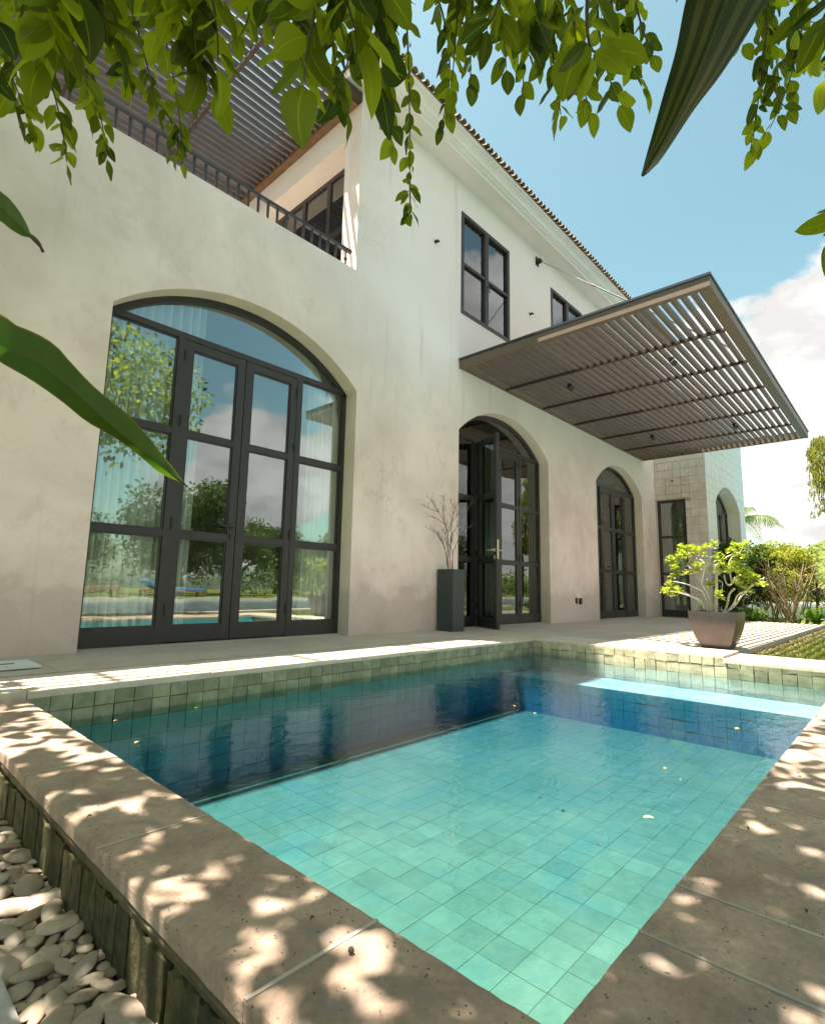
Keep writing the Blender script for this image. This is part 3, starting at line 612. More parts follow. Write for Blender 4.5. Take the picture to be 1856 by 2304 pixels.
# arched doors --------------------------------------------------------
WY=FY+0.175
def leaf_geo(O,ux,un,wd,h,zb,hand,handle_side):
    """door leaf in local frame: O hinge base, ux along the leaf, un thickness direction; returns frame MB and pane MBs"""
    O=Vector(O);ux=Vector(ux).normalized();un=Vector(un).normalized();uz=Vector((0,0,1)); fr=MB(); T=0.045; S=0.078
    def bar(u0,u1,v0,v1,t0=0,t1=T): fr.obox(O+ux*u0+uz*v0+un*t0,ux*(u1-u0),un*(t1-t0),uz*(v1-v0))
    bar(0,S,zb,h); bar(wd-S,wd,zb,h)
    rails=[(zb,zb+0.13),(0.935,0.99),(1.82,1.875),(h-0.075,h)]
    for a,b_ in rails: bar(S,wd-S,a,b_,0.001,T-0.001)
    # glazing beads
    panes=[]
    for k in range(3):
        v0=rails[k][1]; v1=rails[k+1][0]
        for (a0,a1,c0,c1) in ((S,S+.012,v0,v1),(wd-S-.012,wd-S,v0,v1),(S+.012,wd-S-.012,v0,v0+.012),(S+.012,wd-S-.012,v1-.012,v1)): bar(a0,a1,c0,c1,0.010,T-0.010)
        p=MB(); p.obox(O+ux*(S+.004)+uz*(v0+.004)+un*(T/2-.003),ux*(wd-2*S-.008),un*0.006,uz*(v1-v0-.008)); panes.append(p)
    return fr,panes,O,ux,un
def handle_geo(O,ux,un,u,z,dirn,front=-1):
    hb=MB(); T=0.045
    for s in (-1,1):
        c=O+ux*u+un*(T/2+s*(T/2+0.006)); hb.obox(c-ux*0.016-Vector((0,0,0))+Vector((0,0,z-0.02))-un*0.006,ux*0.032,un*0.012,Vector((0,0,0.045)))
        k=c+Vector((0,0,z)); hb.tube([k,k+un*s*0.045],0.009,8); hb.tube([k+un*s*0.045,k+un*s*0.048+ux*dirn*0.12],[0.010,0.009],8)
        hb.obox(c-ux*0.012+Vector((0,0,z-0.12))-un*0.005,ux*0.024,un*0.010,Vector((0,0,0.05)))
    return hb
def arched_door(A,zb,openleaf=None,labeltxt=None,y=WY,parent=house,P=None,lit=True):
    xl,xr=A; wd=(xr-xl)/4; T=0.06; fr=MB(); atop=arch_top(xl,xr)
    TR=2.70
    def bar(u0,u1,v0,v1,t0=0.0,t1=T): fr.box(u0,u1,y+t0,y+t1,v0,v1)
    bar(xl,xl+0.05,zb,2.71); bar(xr-0.05,xr,zb,2.71)
    n=28; pts=[]
    for k in range(n+1):
        u=xl+(xr-xl)*k/n; pts.append((u,atop(u)))
    c=(xl+xr)/2
    def inner(u,v,dd):
        R=(((xr-xl)/2)**2+0.49**2)/(0.98); cz=2.71-(R-0.49); dv=Vector((u-c,v-cz)).normalized(); return (u-dv.x*dd,v-dv.y*dd)
    for k in range(n):
        a,b_=pts[k],pts[k+1]; ia,ib=inner(*a,0.055),inner(*b_,0.055)
        vs=[(a[0],y,a[1]),(b_[0],y,b_[1]),(ib[0],y,ib[1]),(ia[0],y,ia[1])]; fr.add(vs+[(p[0],y+T,p[2]) for p in vs],[(0,1,2,3),(7,6,5,4),(3,2,6,7),(0,4,5,1)])
    bar(xl+0.05,xr-0.05,TR,TR+0.055,0.002,T-0.002)
    for m in (xl+wd,xr-wd): bar(m-0.03,m+0.03,zb,TR,0.001,T-0.001)
    # side light rails
    panes=[]
    for (a,b_) in ((xl+0.05,xl+wd-0.03),(xr-wd+0.03,xr-0.05)):
        rl=[(zb,zb+0.14),(0.935,0.99),(1.82,1.875),(TR-0.0,TR)]
        for r0,r1 in rl[:3]: bar(a,b_,r0,r1,0.003,T-0.003)
        for k in range(3):
            v0,v1=rl[k][1],rl[k+1][0]
            for (a0,a1,c0,c1) in ((a,a+.012,v0,v1),(b_-.012,b_,v0,v1),(a+.012,b_-.012,v0,v0+.012),(a+.012,b_-.012,v1-.012,v1)): bar(a0,a1,c0,c1,0.014,T-0.014)
            p=MB(); p.box(a+.004,b_-.004,y+.027,y+.033,v0+.004,v1-.004); panes.append(p)
    # hinges
    for m in (xl+wd,xr-wd):
        for z in (0.32,1.05,1.95,2.55): fr.tube([(m+(0.036 if m<c else -0.036),y-0.008,z-0.05),(m+(0.036 if m<c else -0.036),y-0.008,z+0.05)],0.008,8)
    # fan light
    p=MB(); ring=[(u,v) for u,v in (inner(*q,0.05) for q in pts) if v>TR+0.05]; ring=[(xr-0.05,TR+0.05)]+[(xl+0.05,TR+0.05)]+ring
    k=len(ring); p.add([(u,y+.027,v) for u,v in ring]+[(u,y+.033,v) for u,v in ring],[tuple(range(k)),tuple(range(2*k-1,k-1,-1))]+[(i,i+k,(i+1)%k+k,(i+1)%k) for i in range(k)]); panes.append(p)
    door=fr.build('arched_door','frame_metal',parent,bevel=0)
    if labeltxt: door['label']=labeltxt
    for p in panes: p.build('pane','glass',door)
    yl=y+0.006
    for side_ in (0,1):
        if side_==0:
            O=(xl+wd+0.03,yl,0); ux=(1,0,0); un=(0,1,0)
            if openleaf: O=(xl+wd+0.035,y-0.01,0); a=R_(openleaf); ux=(math.cos(a),-math.sin(a),0); un=(math.sin(a),math.cos(a),0)
        else: O=(xr-wd-0.03,yl,0); ux=(-1,0,0); un=(0,1,0)
        f,ps,O_,ux_,un_=leaf_geo(O,ux,un,wd-0.034,TR-0.004,zb+0.012,side_,1)
        lf=f.build('door_leaf','frame_metal',door)
        for p in ps: p.build('pane','glass',door)
        if side_==0:
            hb=handle_geo(O_,ux_,un_,wd-0.034-0.04,1.07,-1); hb.build('handle','brass' if openleaf else 'black_plastic',door,bevel=0)
            if openleaf:
                q=MB(); q.obox(O_+ux_*(wd-0.034)+Vector((0,0,0.95))+un_*0.012,ux_*0.002,un_*0.022,Vector((0,0,0.26))); q.build('lock_plate','brass',door)
    return door
arched_door(A1,0.05,None,'widest-looking arched door bay, nearest, closed double door between white curtains')
arched_door(A2,tz(7)+0.004,118,'arched door bay with its left leaf folded open outwards')
arched_door(A3,tz(11)+0.004,None,'closed arched door bay at the right end of the facade')
# threshold sills
for A in (A1,A2,A3):
    b=MB(); b.box(A[0]+.001,A[1]-.001,FY+0.11,FY+0.26,-0.05,tz(A[0])+(0.014 if A is A1 else 0.004)); b.build('threshold','terrace_stone',house)
# upper casement windows
def casement(x0,x1,z0,z1):
    fr=MB(); y=FY-0.012; T=0.06; F=0.055
    def bar(u0,u1,v0,v1,t0=0,t1=T): fr.box(u0,u1,y+t0,y+t1,v0,v1)
    bar(x0-0.012,x0+F-0.01,z0-0.012,z1+0.012); bar(x1-F+0.01,x1+0.012,z0-0.012,z1+0.012); xm=(x0+x1)/2
    bar(x0+F-0.01,x1-F+0.01,z0-0.012,z0+F-0.01,0.001,T-.001); bar(x0+F-0.01,x1-F+0.01,z1-F+0.01,z1+0.012,0.001,T-.001)
    bar(xm-0.045,xm-0.002,z0+F-0.01,z1-F+0.01,0.002,T-.002); bar(xm+0.002,xm+0.045,z0+F-0.01,z1-F+0.01,0.002,T-.002)
    zm=z0+(z1-z0)*0.495
    win=None; ps=[]
    for a,b_ in ((x0+F-0.01,xm-0.045),(xm+0.045,x1-F+0.01)):
        bar(a,b_,zm-0.022,zm+0.022,0.008,T-.004)
        for v0,v1 in ((z0+F-0.01,zm-0.022),(zm+0.022,z1-F+0.01)):
            p=MB(); p.box(a,b_,y+.043,y+.049,v0,v1); ps.append(p)
    win=fr.build('casement_window','frame_metal',house)
    for p in ps: p.build('pane','glass',win)
    h=MB(); h.tube([(xm+0.02,y,z0+0.66),(xm+0.02,y-0.03,z0+0.66)],0.010,8); h.tube([(xm+0.02,y-0.03,z0+0.67),(xm+0.02,y-0.032,z0+0.56)],0.009,8); h.build('handle','black_plastic',win)
casement(5.645,6.885,4.44,6.0); casement(8.29,9.53,4.44,6.0)
# balcony window in the side wall
fr=MB(); X=CX+0.26
def vb(y0,y1,z0,z1,t0=0,t1=0.05): fr.box(X+t0,X+t1,y0,y1,z0,z1)
vb(4.655,4.71,3.76,5.965); vb(6.94,7.0,3.76,5.965); vb(4.71,6.94,5.905,5.965,.001,.049); vb(4.71,6.94,3.76,3.82,.001,.049)
for m in (5.30,5.86,6.42): vb(m-0.035,m+0.035,3.82,5.905,.002,.048)
vb(4.71,5.265,5.09,5.16,.003,.047)
bw=fr.build('balcony_window','frame_metal',house)
for (y0,y1,z0,z1) in ((4.71,5.265,3.82,5.09),(4.71,5.265,5.16,5.905),(5.335,5.825,3.82,5.905),(5.895,6.385,3.82,5.905),(6.455,6.94,3.82,5.905)):
    p=MB(); p.box(X+.022,X+.028,y0,y1,z0,z1); p.build('pane','glass',bw)
# eave, cornice and roof
b=MB()
prof=[(FY+0.02,6.485),(4.10,6.485),(4.10,6.455),(4.065,6.455),(4.06,6.485),(4.02,6.49),(4.00,6.505),(3.975,6.505),(3.955,6.53),(3.92,6.552),(3.90,6.555),(3.90,6.572),(3.855,6.575),(3.85,6.60),(FY+0.02,6.60)]
def prof_x(mb,prof,x0,x1):
    k=len(prof); mb.add([(x0,y,z) for y,z in prof]+[(x1,y,z) for y,z in prof],[(i,(i+1)%k,(i+1)%k+k,i+k) for i in range(k)]+[tuple(range(k-1,-1,-1)),tuple(range(k,2*k))])
prof_x(b,prof,3.45,XE+0.3); b.build('cornice','trim_white',house)
b=MB(); b.box(3.45,CX+0.02,4.39,8.9,6.485,6.60); b.box(CX+.02,XE+0.3,FY+0.2,9.2,6.505,6.60); b.build('eave','trim_white',house)
rb=MB(); xa,xb,ya,yb=3.42,XE+0.35,3.83,9.2; ridge=7.9; rx0,rx1=xa+2.5,xb-2.5; ym=(ya+yb)/2
rb.add([(xa,ya,6.605),(xb,ya,6.605),(xb,yb,6.605),(xa,yb,6.605),(rx0,ym,ridge),(rx1,ym,ridge)],[(0,1,5,4),(1,2,5),(2,3,4,5),(3,0,4),(0,3,2,1)])
roof=rb.build('roof','roof_tile',house)
def tilemesh(ln):
    t=MB(); n=7; vs=[]
    for j,(yy_,s) in enumerate(((0,1.0),(ln,0.86))):
        for rr in (0.044,0.034):
            for k in range(n): th=math.pi*k/(n-1); vs.append((math.cos(th)*rr*s,yy_,math.sin(th)*rr*s))
    fs=[]
    for k in range(n-1): fs+=[(k,k+1,2*n+k+1,2*n+k),(n+k+1,n+k,3*n+k,3*n+k+1),(k+1,k,n+k,n+k+1)]
    t.add(vs,fs); return t.mesh('roof_tile','roof_tile')
tm=tilemesh(0.36); sl_=math.atan2(ridge-6.605,ym-ya)
cnt=0
for i in range(int((xb-xa)/0.105)):
    for r in range(3):
        x=xa+0.05+i*0.105; off=r*0.30; y=ya-0.035+off*math.cos(sl_)+rs(-.006,.006); z=6.60+off*math.sin(sl_)+0.012*r
        if x-xa<off*0.4: continue
        o=link('roof_tile',tm,house); o.location=(x+rs(-.005,.005),y,z+rs(-.003,.003)); o.rotation_euler=(sl_+rs(-.02,.02)-0.03,0,rs(-.03,.03)); cnt+=1
# wall fittings (things of their own)
def vent(x,z,label):
    b=MB(); b.tube([(x,FY,z),(x,FY-0.05,z-0.006)],[0.018,0.020],10); b.box(x-0.022,x+0.022,FY-0.006,FY,z-0.022,z+0.022); b.tube([(x,FY-0.05,z-0.006),(x+0.002,FY-0.066,z-0.026)],[0.012,0.014],8)
    tag(b.build('wall_light','frame_metal'),label,'wall light','small wall lights between the upper windows')
vent(5.06,5.22,'tiny dark wall light left of the large upper window'); vent(7.54,5.19,'tiny dark wall light between the two upper windows')
b=MB(); b.box(8.99,9.055,FY-0.018,FY,0.325,0.425); b.box(9.12,9.20,FY-0.03,FY,0.31,0.42); b.box(9.135,9.185,FY-0.036,FY-0.029,0.33,0.40)
tag(b.build('wall_outlet','black_plastic',bevel=0.003),'pair of small dark outlet boxes low on the wall between two arched doors','outlet')
# ================================================================= BLOCK TOWER (right wing)
tx1,ty0=17.2,3.25; TZ=5.35
A4=(14.12,16.58)
tow=wall(XE,tx1,-0.3,lambda u:TZ,[(*A4,-0.3,arch_top(*A4,2.74),30)],lambda u,v,d:(u,ty0+d,v),0.36)
tow.build('wing_front_wall',['joint','plaster_reveal'],house)
ws=wall(ty0,FY+0.01,-0.3,lambda u:TZ,[(3.70,4.36,-0.3,lambda u:2.745,1)],lambda u,v,d:(XE+0.009+d,u,v),0.16)
ws.build('wing_side_wall',['joint','plaster_reveal'],house)
b=MB(); b.box(XE+0.16,tx1,ty0+0.37,9,TZ-0.1,TZ); b.box(tx1-0.15,tx1,ty0+0.37,9,-0.3,TZ-0.1); b.box(XE+0.2,tx1-.15,8,8.2,-0.3,TZ-.1); b.box(XE+0.2,tx1-0.16,ty0+0.37,8,-0.2,0.0); b.build('wing_body','room_wall',house)
def block_ok_side(y0,y1,z0,z1): return not (y1>3.69 and z0<2.755)
gap=0.004; bh=0.193
for r in range(20):
    z0=-0.02+r*bh; z1=z0+bh
    if z0>3.62: break
    y=ty0+ (0.0 if r%2 else 0.0)
    while y<FY-0.02:
        wdt=0.175*(2 if (random.random()<0.22) else 1); y1=min(FY-0.004,y+wdt)
        yy0,yy1,zz0,zz1=y,y1,z0,z1
        if zz0<2.755 and zz1>2.0 and yy1>3.70: 
            if zz1<=2.76: 
                yy1=min(yy1,3.70)
            else: zz0=max(zz0,2.757)
        elif zz1<=2.76 and yy1>3.70: yy1=3.70
        if yy1-yy0>0.03 and zz1-zz0>0.03:
            q=MB(); q.box(XE-0.003+rs(-.0012,.0012),XE+0.012,yy0+gap*rs(.5,1.4),yy1-gap*rs(.5,1.4),zz0+gap,zz1-gap*rs(.6,1.5)); q.build('block','block_stone',house)
        y=y1
b=MB(); b.box(XE-0.003,XE+0.012,ty0,FY-0.004,3.655,TZ); b.build('wing_upper_render','block_stone',house)
at4=arch_top(*A4,2.74); nb=0
for r in range(27):
    z0=-0.02+r*bh; z1=z0+bh; x=XE+(0.0 if r%2 else 0.21)
    if r%2==0:
        segs=[(XE,XE+0.21)]
    else: segs=[]
    while x<tx1: segs.append((x,min(tx1,x+0.42))); x+=0.42
    if z1>TZ: break
    for (a,b_) in segs:
        if b_-a<0.03: continue
        lo=z0+gap*.6; hi=z1-gap*.6; parts=[(a+gap*.5,b_-gap*.5)]
        if z0<3.24:
            if b_<=A4[0]-0.001 or a>=A4[1]+0.001: pass
            elif z1<=2.74:
                parts=[]
                if a<A4[0]-0.03: parts.append((a+gap*.5,A4[0]-0.001))
                if b_>A4[1]+0.03: parts.append((A4[1]+0.001,b_-gap*.5))
            else:
                aa=max(a,A4[0]); bb=min(b_,A4[1]); cut=max(at4(aa+(bb-aa)*k/6) for k in range(7)) if bb>aa else 0
                if cut>lo+0.004:
                    # clip as polygon along the arch
                    poly=[]; K=8
                    for k in range(K+1):
                        u=a+gap*.5+(b_-a-gap)*k/K; t=at4(u) if A4[0]<=u<=A4[1] else lo; poly.append((u,max(lo,min(hi,t+0.001 if t>lo else lo))))
                    if all(p[1]>=hi-1e-4 for p in poly): continue
                    q=MB(); ring=poly+[(b_-gap*.5,hi+1e-4),(a+gap*.5,hi+1e-4)]; k=len(ring)
                    q.add([(u,ty0-0.006,v) for u,v in ring]+[(u,ty0+0.0,v) for u,v in ring],[tuple(range(k)),tuple(range(2*k-1,k-1,-1))]+[(i,i+k,(i+1)%k+k,(i+1)%k) for i in range(k)])
                    q.build('block','block_white',house); continue
        for (c0,c1) in parts:
            q=MB(); q.box(c0,c1,ty0-0.006+rs(-.001,.001),ty0+0.004,lo,hi); q.build('block','block_white',house)
# wing side door (narrow tall glass) and niche door
fr=MB(); X=XE+0.09
def vb2(y0,y1,z0,z1,t0=0,t1=0.05): fr.box(X+t0,X+t1,y0,y1,z0,z1)
vb2(3.70,3.765,0,2.745); vb2(4.295,4.36,0,2.745); vb2(3.765,4.295,2.68,2.745,.001,.049); vb2(3.765,4.295,0.0,0.15,.001,.049)
for z in (0.96,1.83): vb2(3.765,4.295,z,z+0.055,.002,.048)
nd=fr.build('narrow_door','frame_metal',house)
for z0,z1 in ((0.15,0.96),(1.015,1.83),(1.885,2.68)):
    p=MB(); p.box(X+.022,X+.028,3.765,4.295,z0,z1); p.build('pane','glass',nd)
vm=MB(); vm.tube([(XE-0.004,3.965,3.19),(XE-0.035,3.965,3.183)],[0.016,0.02],10); tag(vm.build('drain_spout','black_plastic'),'small dark spout on the block wall above the narrow glass door','spout')
arched_door(A4,0.0,None,'deep-set arched door bay in the block wing, behind the shrubs',y=ty0+0.30)
# ================================================================= CURTAINS
def curtain(x0,x1,y,z0,z1,folds,label,topf=None,grp='sheer curtains behind the arched doors'):
    b=MB(); n=folds*10; pts=[]; rr=random.Random(int(x0*100))
    ph=0; vs=[]; K=6
    for i in range(n+1):
        t=i/n; ph+=2*math.pi/10*rr.uniform(.6,1.4); x=x0+(x1-x0)*t; a=0.055+0.025*math.sin(t*9)
        yy_=y+a*math.sin(ph); x_=x+0.012*math.cos(ph*1.0)
        zt=topf(x)-0.04 if topf else z1
        for k in range(K+1): vs.append((x_+0.004*math.sin(k+ph),yy_*1.0+0.006*math.sin(k*1.3+i*.2),z0+(zt-z0)*k/K))
    fs=[(i*(K+1)+k,(i+1)*(K+1)+k,(i+1)*(K+1)+k+1,i*(K+1)+k+1) for i in range(n) for k in range(K)]
    b.add(vs,fs); o=b.build('curtain','curtain',smooth=True); tag(o,label,'curtain',grp)
def a_in(A): 
    t=arch_top(*A); return lambda x:t(max(A[0]+.02,min(A[1]-.02,x)))+0.05
curtain(1.30,2.12,FY+0.33,0.07,3.2,11,'sheer white curtain gathered at the left of the nearest arched door',a_in((1.0,4.0)))
curtain(3.28,3.86,FY+0.33,0.07,3.2,8,'sheer white curtain gathered at the right of the nearest arched door',a_in((1.0,4.0)))
curtain(5.55,6.22,FY+0.33,0.05,3.2,6,'sheer curtain behind the fixed pane left of the open door leaf',a_in((5.35,8.35)))
curtain(7.72,8.22,FY+0.33,0.05,3.2,6,'sheer curtain at the right side of the door bay with the open leaf',a_in((5.35,8.35)))
curtain(9.85,10.5,FY+0.33,0.05,2.7,6,'sheer curtain at the left side of the farthest facade door bay')
curtain(11.95,12.55,FY+0.33,0.05,2.7,6,'sheer curtain at the right side of the farthest facade door bay')
curtain(14.3,15.3,ty0+0.55,0.05,2.7,7,'sheer curtain inside the deep-set arched door of the block wing')
curtain(5.7,6.3,FY+0.5,4.45,6.05,6,'thin curtain inside the large upper window, left half',grp='curtains inside the upper windows')
b=MB(); n=60
for i in range(n):
    pass
vs=[];K=2
for i in range(61):
    y=4.66+0.62*i/60; x=CX+0.42+0.025*math.sin(i*0.9)
    vs+=[(x,y,3.8),(x,y,4.8),(x,y,5.9)]
b.add(vs,[(i*3+k,(i+1)*3+k,(i+1)*3+k+1,i*3+k+1) for i in range(60) for k in range(2)]); tag(b.build('curtain','curtain',smooth=True),'sheer curtain inside the balcony window beside the striped shadow','curtain')
# ================================================================= CANOPY over the terrace
can=empty('slatted_canopy',(5.6,FY,3.6)); can.location=(0,0,0)
tag(can,'brown metal slatted canopy jutting from the facade over the terrace','canopy')
cx0,cx1,cy0,cy1,cz0,cz1=5.60,12.60,1.22,FY-0.004,3.585,3.70
for (x0,x1,y0,y1) in ((cx0,cx0+0.07,cy0,cy1),(cx1-0.07,cx1,cy0,cy1),(cx0+0.07,cx1-0.07,cy0,cy0+0.12),(cx0+0.07,cx1-0.07,cy1-0.05,cy1)):
    b=MB(); b.box(x0,x1,y0,y1,cz0,cz1); b.build('fascia','slat_metal',can,bevel=0.003)
for (x0,x1,y0,y1) in ((cx0-.012,cx0+0.06,cy0-.012,cy1),(cx1-0.06,cx1+.012,cy0-.012,cy1),(cx0+0.06,cx1-0.06,cy0-.012,cy0+0.06)):
    b=MB(); b.box(x0,x1,y0,y1,cz1+.001,cz1+0.028); b.build('top_flashing','dark_lip',can)
sm=MB(); sm.box(cx0+0.07,cx1-0.07,-0.0165,0.0165,-0.045,0.040); sm=sm.mesh('slat','slat_metal',bevel=0.004)
y=cy0+0.195; n=0
while y<cy1-0.065:
    o=link('slat',sm,can); o.location=(0,y+rs(-.001,.001),3.652); y+=0.1
for x in (6.72,7.86,9.01,10.22,11.40):
    b=MB(); b.box(x-0.018,x+0.018,cy0+0.12,cy1-0.05,3.572,3.604); b.build('rafter','rafter_metal',can)
    b=MB(); y=cy0+0.195
    while y<cy1-0.065: b.box(x-0.008,x+0.008,y+0.017,y+0.024,3.604,3.68); y+=0.1
    tag(b.build('slat_clip','rafter_metal',can),kind='stuff')
b=MB(); rodA=Vector((7.8,FY-0.06,6.27)); rodB=Vector((7.8,1.42,3.73)); b.tube([rodA,rodA.lerp(rodB,0.33)],0.008,8); b.build('tie_rod','steel',can)
b=MB(); b.tube([rodA.lerp(rodB,0.33),rodB],0.013,8); b.tube([rodA.lerp(rodB,0.32),rodA.lerp(rodB,0.34)],0.018,8); b.build('tie_rod','steel',can)
b=MB(); b.box(7.75,7.85,FY-0.012,FY-0.0005,6.20,6.36); b.box(7.785,7.793,FY-0.08,FY-0.012,6.23,6.31); b.box(7.807,7.815,FY-0.08,FY-0.012,6.23,6.31); b.tube([(7.77,FY-0.06,6.27),(7.83,FY-0.06,6.27)],0.035,12); b.build('wall_bracket','black_plastic',can)
b=MB(); b.box(cx1-0.02,cx1+0.02,1.9,1.94,cz1+0.03,cz1+0.07); b.build('edge_cap','slat_metal',can)
def spot(px,py,label,y_=None):
    p=at(px,py,2,3.56); b=MB(); x,y=p.x,p.y
    b.tube([(x,y,3.60),(x,y,3.575)],0.035,12); b.tube([(x-0.02,y,3.565),(x+0.05,y-0.02,3.535)],[0.034,0.040],14); b.box(x-0.01,x+0.01,y-0.03,y+0.03,3.55,3.61)
    o=b.build('spotlight','black_plastic'); tag(o,label,'spotlight','spotlights under the slatted canopy'); return o
spot(1511,812,'black spotlight under the canopy near its outer corner, nearest the camera end')
spot(1281,870,'black spotlight under the canopy in the second bay close to the facade')
spot(1467,983,'small black spotlight under the canopy at the far bay near the wall')
spot(1652,957,'black spotlight under the canopy at the far outer bay')
# ================================================================= BALCONY PERGOLA + RAILING
per=empty('balcony_pergola'); tag(per,'dark slatted pergola roof over the upper balcony','pergola')
b=MB(); b.box(CX-0.10,CX-0.005,FY+0.06,8.55,6.315,6.42); b.build('wall_beam','brown_wood',per)
b=MB(); b.box(-5.8,CX-0.005,FY-0.01,FY+0.05,6.32,6.43); b.build('front_beam','rafter_metal',per)
for x in (2.45,1.2,-0.1,-1.4,-2.7,-4.0):
    b=MB(); b.box(x-0.02,x+0.02,FY+0.05,8.5,6.26,6.295); b.build('rafter','rafter_metal',per)
    b=MB(); y=FY+0.12
    while y<8.4: b.box(x-0.006,x+0.006,y-0.006,y+0.006,6.295,6.40); y+=0.105
    tag(b.build('slat_clip','rafter_metal',per),kind='stuff')
s2=MB(); s2.box(-5.8,CX-0.105,-0.016,0.016,-0.036,0.036); s2=s2.mesh('slat','pergola_metal',bevel=0.003); y=FY+0.12
while y<8.4: o=link('slat',s2,per); o.location=(0,y,6.372); y+=0.105
b=MB(); b.tube([(3.5,4.75,6.30),(3.5,4.75,6.26)],0.03,10); b.tube([(3.5,4.75,6.25),(3.44,4.71,6.20)],[0.032,0.04],12); tag(b.build('spotlight','black_plastic'),'black spotlight hanging under the balcony pergola','spotlight')
rail=empty('balcony_railing'); tag(rail,'low dark metal railing along the balcony parapet','railing')
b=MB(); b.box(-5.8,CX-0.06,FY+0.012,FY+0.052,4.325,4.36); b.build('top_rail','frame_metal',rail,bevel=0.003)
bm_=MB(); bm_.box(-0.011,0.011,-0.008,0.008,4.135,4.325); bm_=bm_.mesh('baluster','frame_metal')
x=-5.5+0.045
while x<3.5: o=link('baluster',bm_,rail); o.location=(x,FY+0.032,0); x+=0.108
b=MB(); b.tube([(3.545,FY+0.032,4.325),(3.545,FY+0.032,4.14)],0.008,8); b.tube([(3.545,FY+0.032,4.235),(3.545,FY+0.032,4.215)],0.02,10); b.build('end_post','frame_metal',rail)
# ================================================================= PLANTERS
tpn=empty('tall_planter',(5.285,4.22,tz(5.3))); tag(tpn,'tall square black planter standing against the wall by the open door','planter')
b=MB(); h=0.765; z0=tz(5.3)+0.002
w0,w1=0.117,0.122
outer=[(-w0,-w0,0),(w0,-w0,0),(w0,w0,0),(-w0,w0,0),(-w1,-w1,h),(w1,-w1,h),(w1,w1,h),(-w1,w1,h),(-w1+.015,-w1+.015,h),(w1-.015,-w1+.015,h),(w1-.015,w1-.015,h),(-w1+.015,w1-.015,h),(-w1+.015,-w1+.015,h-.05),(w1-.015,-w1+.015,h-.05),(w1-.015,w1-.015,h-.05),(-w1+.015,w1-.015,h-.05)]
b.add(outer,[(0,3,2,1),(0,1,5,4),(1,2,6,5),(2,3,7,6),(3,0,4,7),(4,5,9,8),(5,6,10,9),(6,7,11,10),(7,4,8,11),(8,9,13,12),(9,10,14,13),(10,11,15,14),(11,8,12,15)])
b.build('planter_body','planter_black',tpn,bevel=0.003)
b=MB(); b.box(-0.105,0.105,-0.105,0.105,h-0.08,h-0.045); b.build('soil','potting_soil',tpn)
# bare twigs
tw=empty('bare_branches',(0,0,0)); tag(tw,'spray of bare thin brown twigs standing in the tall black planter','branches')
def y4(x,y): return (950+x*350/1450,920+y*520/2155)
def twpath(pts,depth,r0,r1):
    P=[];n=len(pts)
    for i,(a,c) in enumerate(pts):
        t=i/(n-1); P.append(at(*y4(a,c),1,4.22-depth*t))
    return P,[r0+(r1-r0)*i/(n-1) for i in range(n)]
tws=[([(240,1500),(235,1300),(215,1180),(225,1080),(150,960),(100,880),(40,815)],0.06),([(240,1500),(240,1300),(238,1180),(280,1010),(330,880),(375,800)],0.15),([(275,1500),(285,1340),(320,1260),(380,1130),(470,1090)],0.18),
([(285,1500),(280,1320),(240,1260),(235,1160),(205,1050),(195,960),(205,880),(200,830)],-0.03),([(240,1500),(225,1350),(180,1230),(120,1150),(50,1110)],0.1),([(250,1500),(262,1300),(290,1150),(350,1060),(430,930),(460,880)],0.12),
([(235,1480),(210,1290),(160,1180),(130,1140)],0.0),([(265,1500),(250,1330),(270,1200),(270,1060),(300,940),(270,880)],-0.05),([(150,960),(90,940),(10,900)],0.05),([(225,1080),(150,1030),(90,1010)],0.04),([(270,1060),(310,1010),(340,960)],0.02)]
for pts,dp in tws:
    P,Rr=twpath(pts,dp,0.0042,0.0015); b=MB(); b.tube(P,Rr,6)
    rr=random.Random(int(pts[-1][0]))
    for i in range(1,len(P)-1):
        for s in range(4):
            q=P[i].lerp(P[i+1],rr.random()); d=(P[i+1]-P[i]).normalized(); d2=(d+Vector((rr.uniform(-1,1),rr.uniform(-1,1),rr.uniform(-.1,.7)))*0.75).normalized(); l=rr.uniform(.05,.14); m=q+d2*l*.5+Vector((rr.uniform(-.01,.01),rr.uniform(-.01,.01),.005)); e2=q+d2*l+Vector((0,0,rr.uniform(-.01,.03)))
            b.tube([q,m,e2],[0.0018,0.0014,0.0008],4,cap=False)
            for k in range(2): 
                d3=(d2+Vector((rr.uniform(-1,1),rr.uniform(-1,1),rr.uniform(-.3,.8)))*.8).normalized(); b.tube([m,m+d3*rr.uniform(.02,.05)],[0.0011,0.0006],3,cap=False)
    b.build('twig','twig_brown',tw)
# bronze bowl pot
pot=empty('bowl_pot',(6.04,1.44,tz(6)+0.003)); tag(pot,'square bronze pot with curved tapering sides at the pool corner','pot')
b=MB(); H=0.352; prof=[]
for k in range(13):
    t=k/12; hw=0.118+0.092*math.sin(t*math.pi/2)**0.85; prof.append((hw,H*t))
ring=[]; n4=6
def sq(hw,z):
    r=[]; rc=0.010
    for cx_,cy_,a0 in ((1,1,0),(-1,1,90),(-1,-1,180),(1,-1,270)):
        for k in range(3): a=R_(a0+45*k); r.append((cx_*(hw-rc)+rc*math.cos(a),cy_*(hw-rc)+rc*math.sin(a),z))
    return r
vs=[];
prof2=prof+[(prof[-1][0]-0.012,H+0.001),(prof[-1][0]-0.016,H-0.05)]
for hw,z in prof2: vs+=sq(hw,z)
K=12; fs=[(i*K+k,i*K+(k+1)%K,(i+1)*K+(k+1)%K,(i+1)*K+k) for i in range(len(prof2)-1) for k in range(K)]+[tuple(range(K-1,-1,-1))]
b.add(vs,fs); o=b.build('pot_body','bronze_pot',pot,smooth=True)
